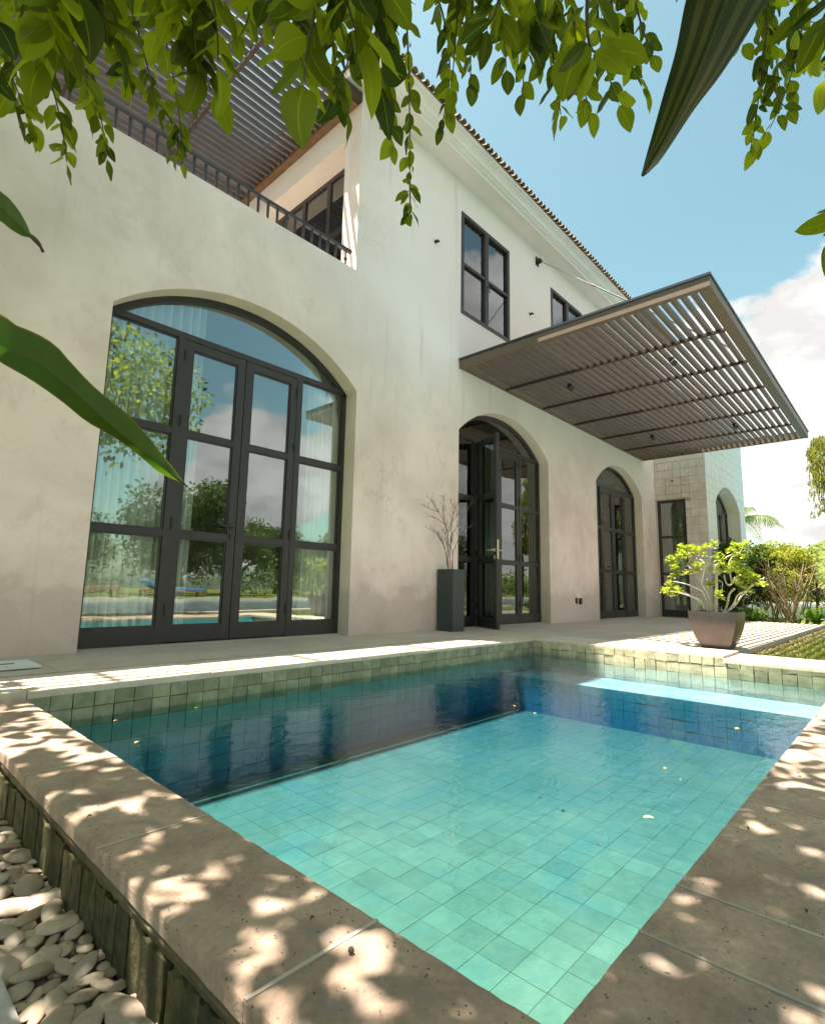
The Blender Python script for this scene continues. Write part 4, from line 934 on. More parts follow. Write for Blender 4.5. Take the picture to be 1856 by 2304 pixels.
try: o.data.set_sharp_from_angle(angle=0.6)
except Exception: pass
b=MB(); b.box(-0.19,0.19,-0.19,0.19,H-0.07,H-0.045); b.build('soil','potting_soil',pot)
# succulent tree in it
pl=empty('potted_shrub'); tag(pl,'gnarled pale-stemmed shrub with bright yellow-green leaf rosettes in the bronze pot','shrub')
def y3(x,y): return (1480+x*376/1736,1200+y*280/1293)
X0=6.02
def pp(x,y,dx=0.0): return at(*y3(x,y),0,X0+dx)
br=[([(600,835),(604,700),(610,560),(606,430),(605,320)],0.0,0.0,0.024,0.011),([(555,835),(480,640),(440,590),(300,530),(160,500)],-.02,-.15,0.010,0.006),([(525,830),(440,700),(340,655),(235,620)],-.03,-.22,0.011,0.007),([(530,835),(400,680),(330,640),(255,600)],.0,-.08,0.009,0.006),
([(580,830),(545,670),(490,560),(400,440),(375,405),(440,378),(475,380)],.02,.12,0.010,0.006),([(560,830),(520,640),(465,540),(462,480),(485,360),(515,290),(560,245),(605,235)],-.02,-.10,0.013,0.008),([(604,330),(520,300),(420,270),(340,235)],0,.1,0.009,0.005),([(606,340),(680,270),(760,228),(835,222),(870,170),(905,90)],0,-.08,0.011,0.005),
([(775,515),(750,420),(738,320),(775,250),(830,222)],-.1,-.08,0.011,0.009),([(775,515),(740,538),(705,505),(688,430)],-.1,-.05,0.012,0.008),([(775,515),(800,465),(850,440)],-.1,-.14,0.011,0.012),([(680,835),(720,740),(745,630),(800,570)],.03,.0,0.013,0.012),([(690,835),(780,745),(825,650),(900,602),(935,580)],-.03,-.12,0.010,0.008),
([(705,835),(800,750),(870,650),(930,592),(1000,515),(1105,470)],.0,.02,0.009,0.012),([(604,480),(640,490),(670,520),(665,600)],0,.05,0.007,0.005),([(470,800),(480,720),(470,650)],.05,.1,0.006,0.005),([(490,470),(560,500),(600,505)],.1,.05,.005,.005),([(440,270),(560,380),(600,420)],.08,.02,.006,.006),([(300,330),(400,420),(470,520)],.1,.05,.006,.008),([(150,410),(260,395),(330,400)],.05,.1,.004,.004)]
for pts,d0,d1,r0,r1 in br:
    n=len(pts); P=[pp(a,c,d0+(d1-d0)*i/(n-1)) for i,(a,c) in enumerate(pts)]
    # smooth
    Q=[]
    for i in range(n-1):
        p0,p1,p2,p3=P[max(i-1,0)],P[i],P[i+1],P[min(i+2,n-1)]
        for s in range(5):
            t=s/5; Q.append(0.5*((2*p1)+(p2-p0)*t+(2*p0-5*p1+4*p2-p3)*t*t+(3*p1-p0-3*p2+p3)*t**3))
    Q.append(P[-1]); mm=len(Q); b=MB(); b.tube(Q,[.82*(r0+(r1-r0)*i/(mm-1))*(1+0.10*noise.noise(Q[i]*30)) for i in range(mm)],9); b.build('branch','bark_pale',pl,smooth=True)
def obleaf(mb,base,d,l,wd,nrm,curl=0.15):
    """small obovate leaf, 6 faces"""
    d=d.normalized(); s=d.cross(nrm); s=s.normalized() if s.length>1e-3 else Vector((1,0,0)); n=s.cross(d)
    prof=((0.0,0.08),(0.35,0.6),(0.7,1.0),(0.92,0.7)); vs=[]
    for t,k in prof:
        c=base+d*l*t-n*l*curl*t*t; vs+=[c-s*wd*k*.5+n*wd*.10*k,c,c+s*wd*k*.5+n*wd*.10*k]
    tip=base+d*l-n*l*curl; vs.append(tip); fs=[]
    for i in range(3): fs+=[(3*i,3*i+1,3*i+4,3*i+3),(3*i+1,3*i+2,3*i+5,3*i+4)]
    fs+=[(9,10,12),(10,11,12)]; mb.add(vs,fs)
cl=[(140,570),(105,610),(200,600),(75,600),(150,640),(120,530),(130,270),(200,280),(240,150),(300,160),(180,320),(190,400),(165,450),(380,190),(430,175),(330,330),(320,410),(500,150),(585,110),(640,230),(650,260),(790,140),(840,170),(905,120),(890,240),(820,300),(830,370),(680,340),(700,400),(880,440),(940,440),(960,520),(1060,520),(940,600),(850,540),(640,640),(655,680),(480,230),(640,400),(270,250),(350,230),(110,300),(230,210),(770,380),(900,480),(1000,540),(820,500),(430,340),(290,430),(400,400),(540,550),(270,180),(345,160),(560,140),(170,360),(760,185),(870,200),(910,410),(850,420),(980,480),(1030,480),(1080,540),(820,230),(800,320),(560,400),(720,360),(455,790),(430,775)]
lv=MB()
for (a,c) in cl+[(x_+rs(-28,28),y_+rs(-22,22)) for x_,y_ in cl[:64] if rs(0,1)<.6]:
    dx=rs(-0.2,0.15); ctr=pp(a,c,dx); 
    k=random.randint(15,22) if c<760 else 9
    for i in range(k):
        th=i*2.4+rs(-.3,.3); el=rs(-0.2,1.1); d=Vector((math.cos(th)*math.cos(el),math.sin(th)*math.cos(el),math.sin(el))); l=rs(0.036,0.062)*(1 if c<760 else .7)
        obleaf(lv,ctr+d*0.004,d,l,l*0.52,Vector((0,0,1)) if el<1 else Vector((1,0,0)),0.25)
tag(lv.build('foliage','succulent_leaf',pl),kind='stuff')
b=MB(); 
lid=MB(); lid.box(0.66,0.90,3.76,4.11,tz(0)+0.006,tz(0)+0.016); lid.box(0.70,0.80,3.93,3.95,tz(0)+0.0165,tz(0)+0.019,1); lid.tube([(0.74,3.82,tz(0)+0.0165),(0.74,3.82,tz(0)+0.0175)],0.008,8,mi=1)
tag(lid.build('skimmer_lid',['lid_plastic','black_plastic']),'pale rectangular skimmer lid set in the terrace near the left wall','lid')
# ================================================================= VEGETATION HELPERS
def leafquad(mb,p,s,asp=0.45):
    d=Vector((rs(-1,1),rs(-1,1),rs(-1,.6))).normalized(); n=Vector((rs(-1,1),rs(-1,1),rs(0,1))).normalized(); q=d.cross(n)
    if q.length<0.05: return
    q.normalize(); a=p-d*s*.5; m=p+n*s*0.08; e2=p+d*s*.5
    mb.add([a,m+q*s*asp*.5,e2,m-q*s*asp*.5],[(0,1,2,3)])
def clump(mb,c,r,n,s,shell=0.5,asp=.45):
    c=Vector(c)
    for i in range(n):
        v=Vector((random.gauss(0,1),random.gauss(0,1),random.gauss(0,1))).normalized()*(shell+(1-shell)*random.random())
        k=1+0.35*noise.noise(v*2.3+c); leafquad(mb,c+Vector((v.x*r[0],v.y*r[1],v.z*r[2]))*k,s*rs(.6,1.3),asp)
def trunk_limbs(mb,base,top,r,nl,spread):
    base=Vector(base);top=Vector(top); P=[base.lerp(top,t/5)+Vector((rs(-1,1),rs(-1,1),0))*r*.6*(t>0) for t in range(6)]; mb.tube(P,[r*(1-.12*t) for t in range(6)],8)
    ends=[]
    for i in range(nl):
        s=P[random.randint(2,5)]; e_=s+Vector((rs(-1,1)*spread,rs(-1,1)*spread,rs(.3,1)*spread)); m=s.lerp(e_,.5)+Vector((0,0,.12*spread)); mb.tube([s,m,e_],[r*.45,r*.3,r*.12],6); ends.append(e_)
    return ends
# hedge & shrubs at the end of the terrace -------------------------------
def shrub(name,cs,label,mat,size,n,stems=None,cat='shrub',stem_mat='stem_tan',nst=14):
    root=empty(name); tag(root,label,cat)
    b=MB()
    for (c,r,k) in cs: clump(b,c,r,int(n*k),size,0.55)
    tag(b.build('foliage',mat,root),kind='stuff')
    if stems:
        b=MB(); x0,x1,y0,y1,h=stems
        for i in range(nst):
            p=Vector((rs(x0,x1),rs(y0,y1),GZ)); q=p+Vector((rs(-.25,.25),rs(-.5,.5),h*rs(.75,1.1))); m=p.lerp(q,.5)+Vector((rs(-.08,.08),rs(-.08,.08),0)); b.tube([p,m,q],[.016,.011,.005],5)
            for s in range(3): u=p.lerp(q,rs(.4,.9)); b.tube([u,u+Vector((rs(-.2,.2),rs(-.3,.3),rs(.1,.35)))],[.006,.003],4)
        b.build('stem',stem_mat,root)
    return root
shrub('leafy_shrub',[((13.6,2.55,1.15),(.4,.42,.5),1),((13.7,2.95,1.35),(.35,.25,.42),.7),((13.5,2.3,1.25),(.3,.3,.35),.6),((13.6,2.7,0.65),(.4,.5,.4),.8),((13.55,3.0,.55),(.3,.3,.5),.5)],'dark green bushy shrub against the white block wing','hedge_dark',0.085,2000,(13.4,13.8,2.3,3.0,1.0))
shrub('leafy_shrub',[((13.7,2.1,1.25),(.45,.35,.42),1),((13.8,1.8,1.3),(.4,.3,.34),.8),((13.9,1.58,1.15),(.3,.2,.33),.6),((13.6,2.35,1.35),(.3,.25,.25),.5),((13.75,1.75,.85),(.35,.3,.4),.8),((13.7,2.2,.7),(.3,.3,.4),.5)],'bright yellow-green hedge shrub behind the bronze pot','hedge_leaf',0.055,4200,(13.6,13.9,1.6,2.3,1.2))
shrub('leafy_shrub',[((13.3,1.92,0.85),(.26,.26,.36),1),((13.35,1.72,0.75),(.2,.16,.36),.5)],'thin shrub of many tan stems and sparse yellow leaves beside the fern','hedge_leaf',0.035,1100,(13.15,13.4,1.72,1.95,1.25),nst=26)
def fern(c,label):
    root=empty('fern',c); tag(root,label,'fern'); b=MB()
    for i in range(46):
        a=rs(0,6.28); l=rs(.35,.6); el=rs(.5,1.3); n=14; P=[]
        for k in range(n+1):
            t=k/n; rr=l*t; P.append(Vector((math.cos(a)*rr*math.cos(el*(1-t*.3)),math.sin(a)*rr*math.cos(el*(1-t*.3)),l*math.sin(el)*(2.1*t-1.7*t*t)+0.02)))
        for k in range(1,n):
            d=(P[k+1]-P[k]).normalized(); s=d.cross(Vector((0,0,1))).normalized(); w_=0.075*math.sin(math.pi*(k/n)**.8)+.01
            for sg in (-1,1): b.add([P[k],P[k]+d*.022,P[k]+s*sg*w_+d*.02-Vector((0,0,.012))],[(0,1,2)])
    b.build('frond','fern_leaf',root)
fern((13.25,1.42,GZ+0.02),'bright green fern mounded at the corner of the terrace'); fern((13.2,2.45,GZ),'green fern low under the dark bushy shrub')
root=empty('cordyline',(14.0,1.45,GZ)); tag(root,'dark spiky-leaved cordyline behind the fern','plant'); b=MB()
for i in range(60):
    a=rs(0,6.28); el=rs(-.2,1.2); l=rs(.3,.55); base=Vector((0,0,rs(.45,.75))); d=Vector((math.cos(a)*math.cos(el),math.sin(a)*math.cos(el),math.sin(el))); obleaf(b,base,d,l,.045,Vector((0,0,1)),.35)
b.build('leaf_rosette','cordyline_leaf',root); b=MB(); b.tube([(0,0,0),(0.02,0,.4),(0,0,.7)],[.03,.025,.02],7); b.build('trunk','bark_dark',root)
# palm behind the wing
root=empty('palm_tree',(20.5,4.15,0)); tag(root,'palm tree with feathery fronds showing behind the white block wing','palm'); b=MB(); hub=Vector((0,0,2.95))
def frond(mb,hub,a,l,el,droop,n=26,ll=0.55):
    P=[]
    for k in range(n+1):
        t=k/n; rr=l*t; P.append(hub+Vector((math.cos(a)*rr*math.cos(el)*(1-.15*t),math.sin(a)*rr*math.cos(el)*(1-.15*t),math.sin(el)*l*t-droop*l*t*t)))
    mb.tube(P[::3],[.02*(1-.8*i/(len(P[::3])-1)) for i in range(len(P[::3]))],5)
    for k in range(2,n):
        d=(P[k+1]-P[k]).normalized(); s=d.cross(Vector((0,0,1))).normalized(); L_=ll*math.sin(math.pi*min(.95,(k/n)*.85+.12))
        for sg in (-1,1):
            q=P[k]+s*sg*L_*.75+d*L_*.3-Vector((0,0,L_*rs(.3,.75))); m=P[k]+s*sg*L_*.4+d*L_*.15; mb.add([P[k]-d*.012,P[k]+d*.012,m+d*.018,q,m-d*.012],[(0,1,2,4),(4,2,3)])
for i in range(15): frond(b,hub,-1.57+rs(-.1,.1)+i*2*math.pi/15,rs(1.7,2.0),rs(.3,1.0),rs(.45,.75))
b.build('frond','palm_leaf',root); b=MB(); b.tube([(0,0,-.3),(0.05,0,1.5),(0,0,2.95)],[.16,.13,.12],10); b.build('trunk','bark_dark',root)
# bamboo-like tree at right edge
root=empty('weeping_tree',(14.0,0.98,GZ)); tag(root,'pale yellow-green weeping tree cut off by the right edge of the view','tree'); b=MB()
for i in range(6500):
    z=rs(1.75,4.0); cy=0.62+0.15*math.sin(z*2.1)-0.0; rr=0.40*math.sqrt(max(.05,1-((z-2.95)/1.3)**2)); a=rs(0,6.28); q=rr*(0.55+.45*random.random())*(1+.3*noise.noise(Vector((z*3,a,0))))
    q*=1+.55*noise.noise(Vector((z*5,a*1.5,3))); z2=z-max(0,q-.3)*1.6; dd_=Vector((rs(-.3,.3),rs(-.3,.3),-1)).normalized(); obleaf(b,Vector((math.cos(a)*q*1.2,-0.03+math.sin(a)*q+(cy-.62),z2)),dd_,rs(.07,.13),.022,Vector((rs(-1,1),rs(-1,1),.2)),.1)
tag(b.build('crown','bamboo_leaf',root),kind='stuff'); b=MB(); trunk_limbs(b,(0.1,-.45,0),(0.1,-.2,3.0),.06,8,.25); b.build('trunk','bark_dark',root)
# far wooded shore and hill
def hillmesh(cx_,cy_,rx,ry,h,name,mat):
    b=MB(); n=36; m=14; vs=[]
    for j in range(m+1):
        for i in range(n):
            a=2*math.pi*i/n; t=j/m; x=cx_+rx*(1-t)*math.cos(a); y=cy_+ry*(1-t)*math.sin(a); vs.append((x,y,-0.3+h*(math.sin(t*math.pi/2)**1.2)*(1+.25*noise.noise(Vector((x*.03,y*.03,0))))))
    b.add(vs,[(j*n+i,j*n+(i+1)%n,(j+1)*n+(i+1)%n,(j+1)*n+i) for j in range(m) for i in range(n)]); return struct(b.build(name,mat,smooth=True))
hillmesh(190,-10,70,60,19,'hill','lawn_ground'); 
b=MB()
for i in range(420):
    y=rs(-45,30); x=rs(56,66)+rs(0,20); h=rs(1.6,3.0)+(x-56)*.02
    clump(b,(x,y,h*.5),(rs(1.2,2.2),rs(1.2,2.4),h*.62),70,.5,.4,.7)
for i in range(300):
    a=rs(2.2,4.2); t=rs(.0,.8); x=190+70*(1-t)*math.cos(a); y=-10+60*(1-t)*math.sin(a); z=19*math.sin(t*math.pi/2)**1.2; clump(b,(x,y,z+.6),(2.5,2.5,1.8),50,.9,.4,.7)
tag(b.build('far_woods','far_leaf'),'pale green wooded shore beyond the water','woods',kind='stuff')
# garden trees behind the camera (seen in the door reflections)
def garden_tree_mesh(seed):
    random.seed(seed); b=MB(); t=MB(); ends=trunk_limbs(t,(0,0,-.3),(0.2,0,2.6),.16,14,1.5)
    for e_ in ends: clump(b,e_,(1.0,1.0,.75),520,.17,.4,.5)
    for i in range(9): a=rs(0,6.28); clump(b,(math.cos(a)*1.3,math.sin(a)*1.3,rs(1.6,3.9)),(.9,.9,.7),430,.17,.4,.5)
    return b.mesh('crown','garden_tree_leaf'),t.mesh('trunk','bark_dark')
tms=[garden_tree_mesh(s) for s in (3,8,15)]
spots=[(2,-21,.9),(6.5,-21,.95),(13.0,-20,1.45),(17.5,-22,1.0),(22.5,-21,.95),(28,-22,1.1),(-3,-21,.9),(-9,-20,1.1),(34,-23,1.2),(9,-25,1.0),(16,-27,1.2),(24,-28,1.3),(0,-26,1.0),(-15,-22,1.2),(42,-25,1.4)]
descs=['first','second']
pos_txt=['facing the nearest arched door','left of the tall one','the tallest, with a broad crown','right of the tallest one','further along the pool','near the long pool end','behind the small pool corner','at the left end of the row','far along the lawn','behind the facing tree','behind the tallest one','behind the further trees','in the second row by the lawn','at the far left of the lawn','farthest along the pool']
for i,(x,y,s) in enumerate(spots):
    r=empty('garden_tree',(x,y,GZ)); r.scale=(s,s,s); r.rotation_euler=(0,0,i*1.7); cm,tm_=tms[i%3]; tag(link('crown',cm,r),kind='stuff'); link('trunk',tm_,r)
    tag(r,'garden tree across the large pool, '+pos_txt[i],'tree','garden trees beyond the large pool')
random.seed(77)
b=MB()
for i in range(170):
    x=rs(-14,45); y=rs(-18.8,-14.6); clump(b,(x,y,rs(.3,.9)),(rs(.6,1.1),rs(.5,.8),rs(.5,.9)),130,.14,.4,.5)
tag(b.build('garden_hedge','garden_tree_leaf'),'low mixed hedge beyond the large pool','hedge',kind='stuff')
def lounger(x,y,mat,label,w_=1.9):
    r=empty('sun_lounger',(x,y,0.0)); tag(r,label,'sun lounger'); b=MB(); b.box(-w_/2,w_/2,-.33,.33,.24,.30); b.build('frame','wicker',r,bevel=.01)
    b=MB(); b.box(-w_/2+.5,w_/2-.02,-.31,.31,.301,.37); b.obox((-w_/2+.5,-.31,.301),(-.52,0,.30),(0,.62,0),(.04,0,.07)); b.build('cushion',mat,r,bevel=.015)
    for sx in (-1,1):
        for sy in (-1,1): b=MB(); b.box(sx*(w_/2-.08)-.03,sx*(w_/2-.08)+.03,sy*.28-.03,sy*.28+.03,0,.24); b.build('leg','wicker',r)
lounger(6.0,-11.6,'wicker','brown wicker sun lounger across the large pool seen in the door glass'); lounger(9.0,-11.6,'blue_cushion','blue cushioned sun lounger across the large pool seen in the door glass',2.3)
# ================================================================= FALLEN LEAVES
def fallen(p,l,rot,mat,label,grp,tilt=0.1,name='fallen_leaf'):
    b=MB(); vs=[];n=6
    for k in range(n+1):
        t=k/n; w_=l*.2*math.sin(math.pi*t**.8)+.0004; z=.004*math.sin(t*3)
        vs+=[(t*l-l/2,-w_,z+.002),(t*l-l/2,0,z),(t*l-l/2,w_,z+.003)]
    b.add(vs,[f for k in range(n) for f in ((3*k,3*k+1,3*k+4,3*k+3),(3*k+1,3*k+2,3*k+5,3*k+4))]); o=b.build(name,mat); o.location=p; o.rotation_euler=(rs(-tilt,tilt),rs(-tilt,tilt),rot); tag(o,label,'leaf',grp); return o
def gpt(px,py,z): return at(px,py,2,z)
G=lambda x,y:(900+x*.5507,1400+y*.5507); F=lambda x,y:(x*.5357,1400+y*.5357)
for (c,l,r,m,lab) in ((F(575,508),.032,.6,'fallen_leaf','yellow leaf floating near the left pool wall'),(F(485,417),.022,.1,'dry_leaf','thin pale leaf floating close to the left wall tiles'),(F(825,363),.022,.2,'fern_leaf','small greenish leaf floating under the far pool tiles'),
   (G(465,345),.03,1.2,'fallen_leaf','golden leaf floating below the far pool corner'),(G(552,375),.04,.2,'dry_leaf','tan leaf floating right of the golden one near the ledge'),(G(1378,438),.045,-.2,'fallen_leaf','orange leaf floating near the right coping'),
   (G(1085,601),.035,.0,'dry_leaf','brown leaf floating left of the plant reflection'),(G(1143,647),.02,.5,'dry_leaf','small dark brown leaf floating below the plant reflection'),(G(1015,803),.032,-1.0,'fallen_leaf','yellow leaf floating in the middle right of the pool'),
   (G(210,878),.014,1.2,'twig_brown','tiny dark twig-like leaf floating in the middle of the pool'),(G(813,918),.010,1.4,'twig_brown','tiny dark speck of leaf floating right of centre')):
    fallen(gpt(*c,WL+.003),l,r,m,lab,'leaves floating on the pool')
for (c,l,r,lab) in ((F(1312,1253),.010,.2,'small dark seed husk on the coping beside the pool edge'),(F(375,822),.010,.1,'dark leaf fragment on the left coping near its joint'),(G(1628,621),.02,.1,'dark leaf fragment on the right coping in dappled light'),(G(1423,848),.012,.1,'tiny dark leaf fragment on the right coping near the pool edge'),(G(1660,1187),.014,.2,'dark leaf fragment on the right coping at the view edge')):
    fallen(gpt(*c,.006),l,r,'twig_brown',lab,'leaf fragments on the coping')
b=MB(); p=gpt(*F(1475,1378),.006); 
bm=bmesh.new(); bmesh.ops.create_icosphere(bm,subdivisions=2,radius=.0048)
for v in bm.verts: v.co*=1+.2*noise.noise(v.co*300)
me=bpy.data.meshes.new('seed'); bm.to_mesh(me); bm.free(); me.materials.append(M['bark_dark']); o=link('seed',me); o.location=p; tag(o,'round brown seed lying by the joint of the near coping','seed')
b=MB()
for i in range(420):
    if random.random()<.55: x,y,z=rs(-.1,.44),rs(.7,2.6),rs(-.172,-.150)
    elif random.random()<.5: x,y,z=rs(.45,.68),rs(.5,3.0),.0025
    else: x,y,z=rs(.7,4.2),rs(-.2,.36),.0025
    s_=rs(.0012,.0042); a=rs(0,3.14); dx,dy=math.cos(a)*s_,math.sin(a)*s_; b.add([(x-dx,y-dy,z),(x+dy*.4,y-dx*.4,z+.001),(x+dx,y+dy,z+.0015),(x-dy*.4,y+dx*.4,z+.001)],[(0,1,2,3)])
tag(b.build('leaf_crumbs','twig_brown'),'tiny dry leaf crumbs scattered over pebbles and near coping','debris',kind='stuff')
# ================================================================= FOREGROUND FOLIAGE
def leaf_mesh(seed,asp=0.5):
    rr=random.Random(seed); b=MB(); vs=[];uv=[];n=8; bend=rr.uniform(-.25,.35); side=rr.uniform(-.10,.10); fold=rr.uniform(.12,.3)
    for k in range(n+1):
        t=k/n; w_=asp*.5*(math.sin(math.pi*t**0.78)**0.8 if 0<t<1 else 0)+0.012; y=t; z=-bend*t*t; x=side*math.sin(t*math.pi)
        wv=.02*math.sin(t*11+seed)
        for s,q in ((-1,1),(-.55,.6),(0,0),(.55,.6),(1,1)):
            vs.append((x+s*w_,y,z+abs(s)*w_*fold+wv*s*q)); uv.append((.5+s*.5,t))
    b.add(vs,[(5*k+j,5*k+j+1,5*k+j+6,5*k+j+5) for k in range(n) for j in range(4)])
    b.v.append((0.006,-.16,.0)); b.v.append((-.006,-.16,.0)); uv+= [(.5,0)]*2; i0=len(b.v)-2; b.f.append((i0+1,i0,2+1,2-1)); b.mi.append(0)
    return b,uv
LM=[]; LR=[]
for s in range(6):
    b,uv=leaf_mesh(s,(.5,.56,.62,.48,.66,.58)[s]); LR.append((b,uv)); LM.append(b.mesh('leaf','leaf',smooth=True,uvs=uv))
tree=empty('overhanging_tree',(-1.6,-1.2,-.19)); tree.location=(0,0,0); tag(tree,'broad-leaved tree hanging its leafy branches over the pool from above','tree')
leaves=[]; 
def orient(d,roll):
    y=d.normalized(); x=y.cross(Vector((0,0,1))); x=x.normalized() if x.length>.05 else Vector((1,0,0)); z=x.cross(y); q=Matrix((x,y,z)).transposed().to_4x4(); return q@Matrix.Rotation(roll,4,'Y')
def twig(x0,y0,x1,y1,dist,size,n,dd=0.0,wide=1.0,rad=.0022):
    k=1856/1736; a=atd(x0*k,y0*k,dist+rs(-.03,.03)); e_=atd(x1*k,y1*k,dist+dd+rs(-.03,.03)); m=a.lerp(e_,.5)+Vector((rs(-.03,.03),rs(-.03,.03),rs(0,.02)))
    P=[]
    for i in range(9): t=i/8; P.append(a*(1-t)**2+m*2*t*(1-t)+e_*t*t)
    b=MB(); b.tube(P,[rad*(1-.6*i/8) for i in range(9)],5); b.build('twig','twig_brown',tree)
    for i in range(n):
        t=.04+.96*i/(n-1); f=t*8; j=min(7,int(f)); p=P[j].lerp(P[j+1],f-j); ax=(P[j+1]-P[j]).normalized()
        th=i*2.4+rs(-.5,.5); side=Vector((math.cos(th),math.sin(th),0)); d=(ax*.55+side*.75*wide+Vector((0,0,-.45))).normalized() if i<n-1 else ax
        s=size*rs(.65,1.2); leaves.append((p+d*s*.12,d,s,rs(-.9,.9)+ (0 if i%2 else .3)))
tw_spec=[(-40,-60,60,250,1.05,.075,12),(10,-80,140,340,1.0,.07,14),(60,-50,225,330,1.0,.07,14),(130,-80,205,250,.95,.07,12),(90,-50,30,210,.9,.085,10),(200,-80,270,170,.9,.075,12),(250,-60,330,230,.95,.08,12),(300,-80,385,340,1.0,.065,13),(340,-60,445,190,.72,.085,10),(370,-80,410,160,.7,.09,8),(420,-60,460,130,.7,.09,7),(160,-40,120,60,.6,.1,7),(50,-60,95,120,.65,.10,8),(250,-60,230,60,.62,.1,7),(350,-60,340,90,.8,.08,8),(290,-40,420,60,.8,.08,9),(20,-30,-30,200,.8,.09,8),(60,200,70,300,1.05,.05,6),(330,210,370,330,1.0,.055,8),
 (520,-60,500,80,.9,.08,6),(470,-40,560,40,.9,.075,6),(560,-60,600,90,.85,.08,7),(640,-80,620,120,.7,.09,8),(700,-60,725,230,.8,.08,11),(740,-80,700,200,.8,.08,9),(690,-80,640,170,.6,.066,9),(790,-80,800,170,.62,.066,9),(760,-60,750,70,.6,.07,6),(850,-60,862,420,.95,.06,17),(822,-60,825,300,.9,.07,12),(862,380,862,450,.95,.06,5),(900,-60,930,260,.9,.065,12),(955,-80,950,180,.85,.075,11),(1000,-60,990,170,.85,.07,9),(1040,-60,1065,140,.9,.075,8),(1095,-60,1100,190,.8,.075,9),(1150,-60,1180,240,.8,.07,12),(1205,-60,1240,230,.85,.07,11),(1260,-60,1300,215,.85,.07,10),(1290,-60,1350,180,.8,.065,9),(1200,-60,1140,130,.8,.07,8),(1330,-60,1370,110,.8,.07,8),(1240,-60,1260,110,.5,.09,5),(1050,-60,1020,60,.7,.085,6),(1150,-40,1120,60,.7,.085,6),
 (1540,-60,1640,180,1.1,.07,11),(1620,-60,1580,310,1.1,.065,16),(1690,-60,1620,270,1.15,.065,12),(1720,-60,1690,100,.9,.075,8),(1760,-40,1736,160,.8,.075,9),(1500,-60,1560,90,1.1,.07,6),(1600,-60,1610,120,1.1,.07,9),(1655,120,1655,230,1.1,.06,7),(1790,-40,1780,120,.7,.09,6)]
for t in tw_spec:
    t=list(t); big=(t[4] in(.6,.62) and t[0]>=690)
    t[5]*=(0.62 if big else 0.38); t[6]=int(t[6]*(1.2 if big else 1.75)); t[7:]=[0,1.0,.0016]
    twig(*t)
# the few leaves at the right edge of the view
for (x0,y0,x1,y1,s) in ((1775,455,1675,470,.075),(1770,430,1720,455,.07),(1775,470,1732,500,.07),(1760,500,1738,590,.07)):
    k=1856/1736; a=atd(x0*k,y0*k,.8); e_=atd(x1*k,y1*k,.8); leaves.append((a,(e_-a),(e_-a).length,rs(-.4,.4)))
# small fruit clusters
b=MB()
for (x,y) in ((1195,158),(1215,182),(1205,150)):
    k=1856/1736; p=atd(x*k,y*k,.85)
    for i in range(7): q=p+Vector((rs(-1,1),rs(-1,1),rs(-1,1)))*.006; b.add([(q.x+a*.004,q.y+c*.004,q.z+e_*.004) for a,c,e_ in ic],icf)
b.build('berry_cluster','bark_dark',tree)
# hidden crown above and behind the camera that casts the dappled shade
def hidden(p):
    pr=project(p); return pr is None or pr[1]<-60 or pr[0]<-80 or pr[0]>1940 or pr[1]>2400
crown=[]
def shade(n,x0,x1,y0,y1,z0,z1,s0,s1,dens=lambda x,y:1):
    k=0
    while k<n:
        x=rs(x0,x1);y=rs(y0,y1)
        k+=1
        if random.random()>dens(x,y): continue
        z=rs(z0,z1); p=Vector((x-TX*z,y+TY*z,z))
        if not hidden(p) or (p-CAM).length<.5: continue
        d=Vector((rs(-1,1),rs(-1,1),rs(-1.2,.2))).normalized(); crown.append((p,d,rs(s0,s1),rs(-1.5,1.5)))
def nz2d(x,y,sc_): return noise.noise(Vector((x*sc_,y*sc_,5.3)))
shade(9500,-1.6,.85,-2.0,3.4,2.3,4.6,.10,.16,lambda x,y:max(0,min(1,(1.0 if y<1.9 else .42)*(1.15 if y<1.5 else 1)-(.25 if y<1.5 else .45)*nz2d(x,y,3.0)-max(0,(x-.70)*5))))
shade(8200,.2,3.6,-2.0,.50,2.4,4.6,.10,.16,lambda x,y:max(0,min(1,(1.12 if x<1.7 else .6-.25*(x-1.9))-(.28 if x<1.7 else .45)*nz2d(x,y,3.2)-max(0,(y-.38)*7))))
for i in range(3000):
    v=Vector((random.gauss(0,1),random.gauss(0,1),random.gauss(0,1))).normalized()*(random.random()**.4); p=Vector((3.5,-1.1,4.0))+Vector((v.x*1.15,v.y*1.0,v.z*1.15))*(1+.3*noise.noise(v*2.5))
    if hidden(p): crown.append((p,Vector((rs(-1,1),rs(-1,1),rs(-1.2,.1))).normalized(),rs(.08,.13),rs(-1.5,1.5)))
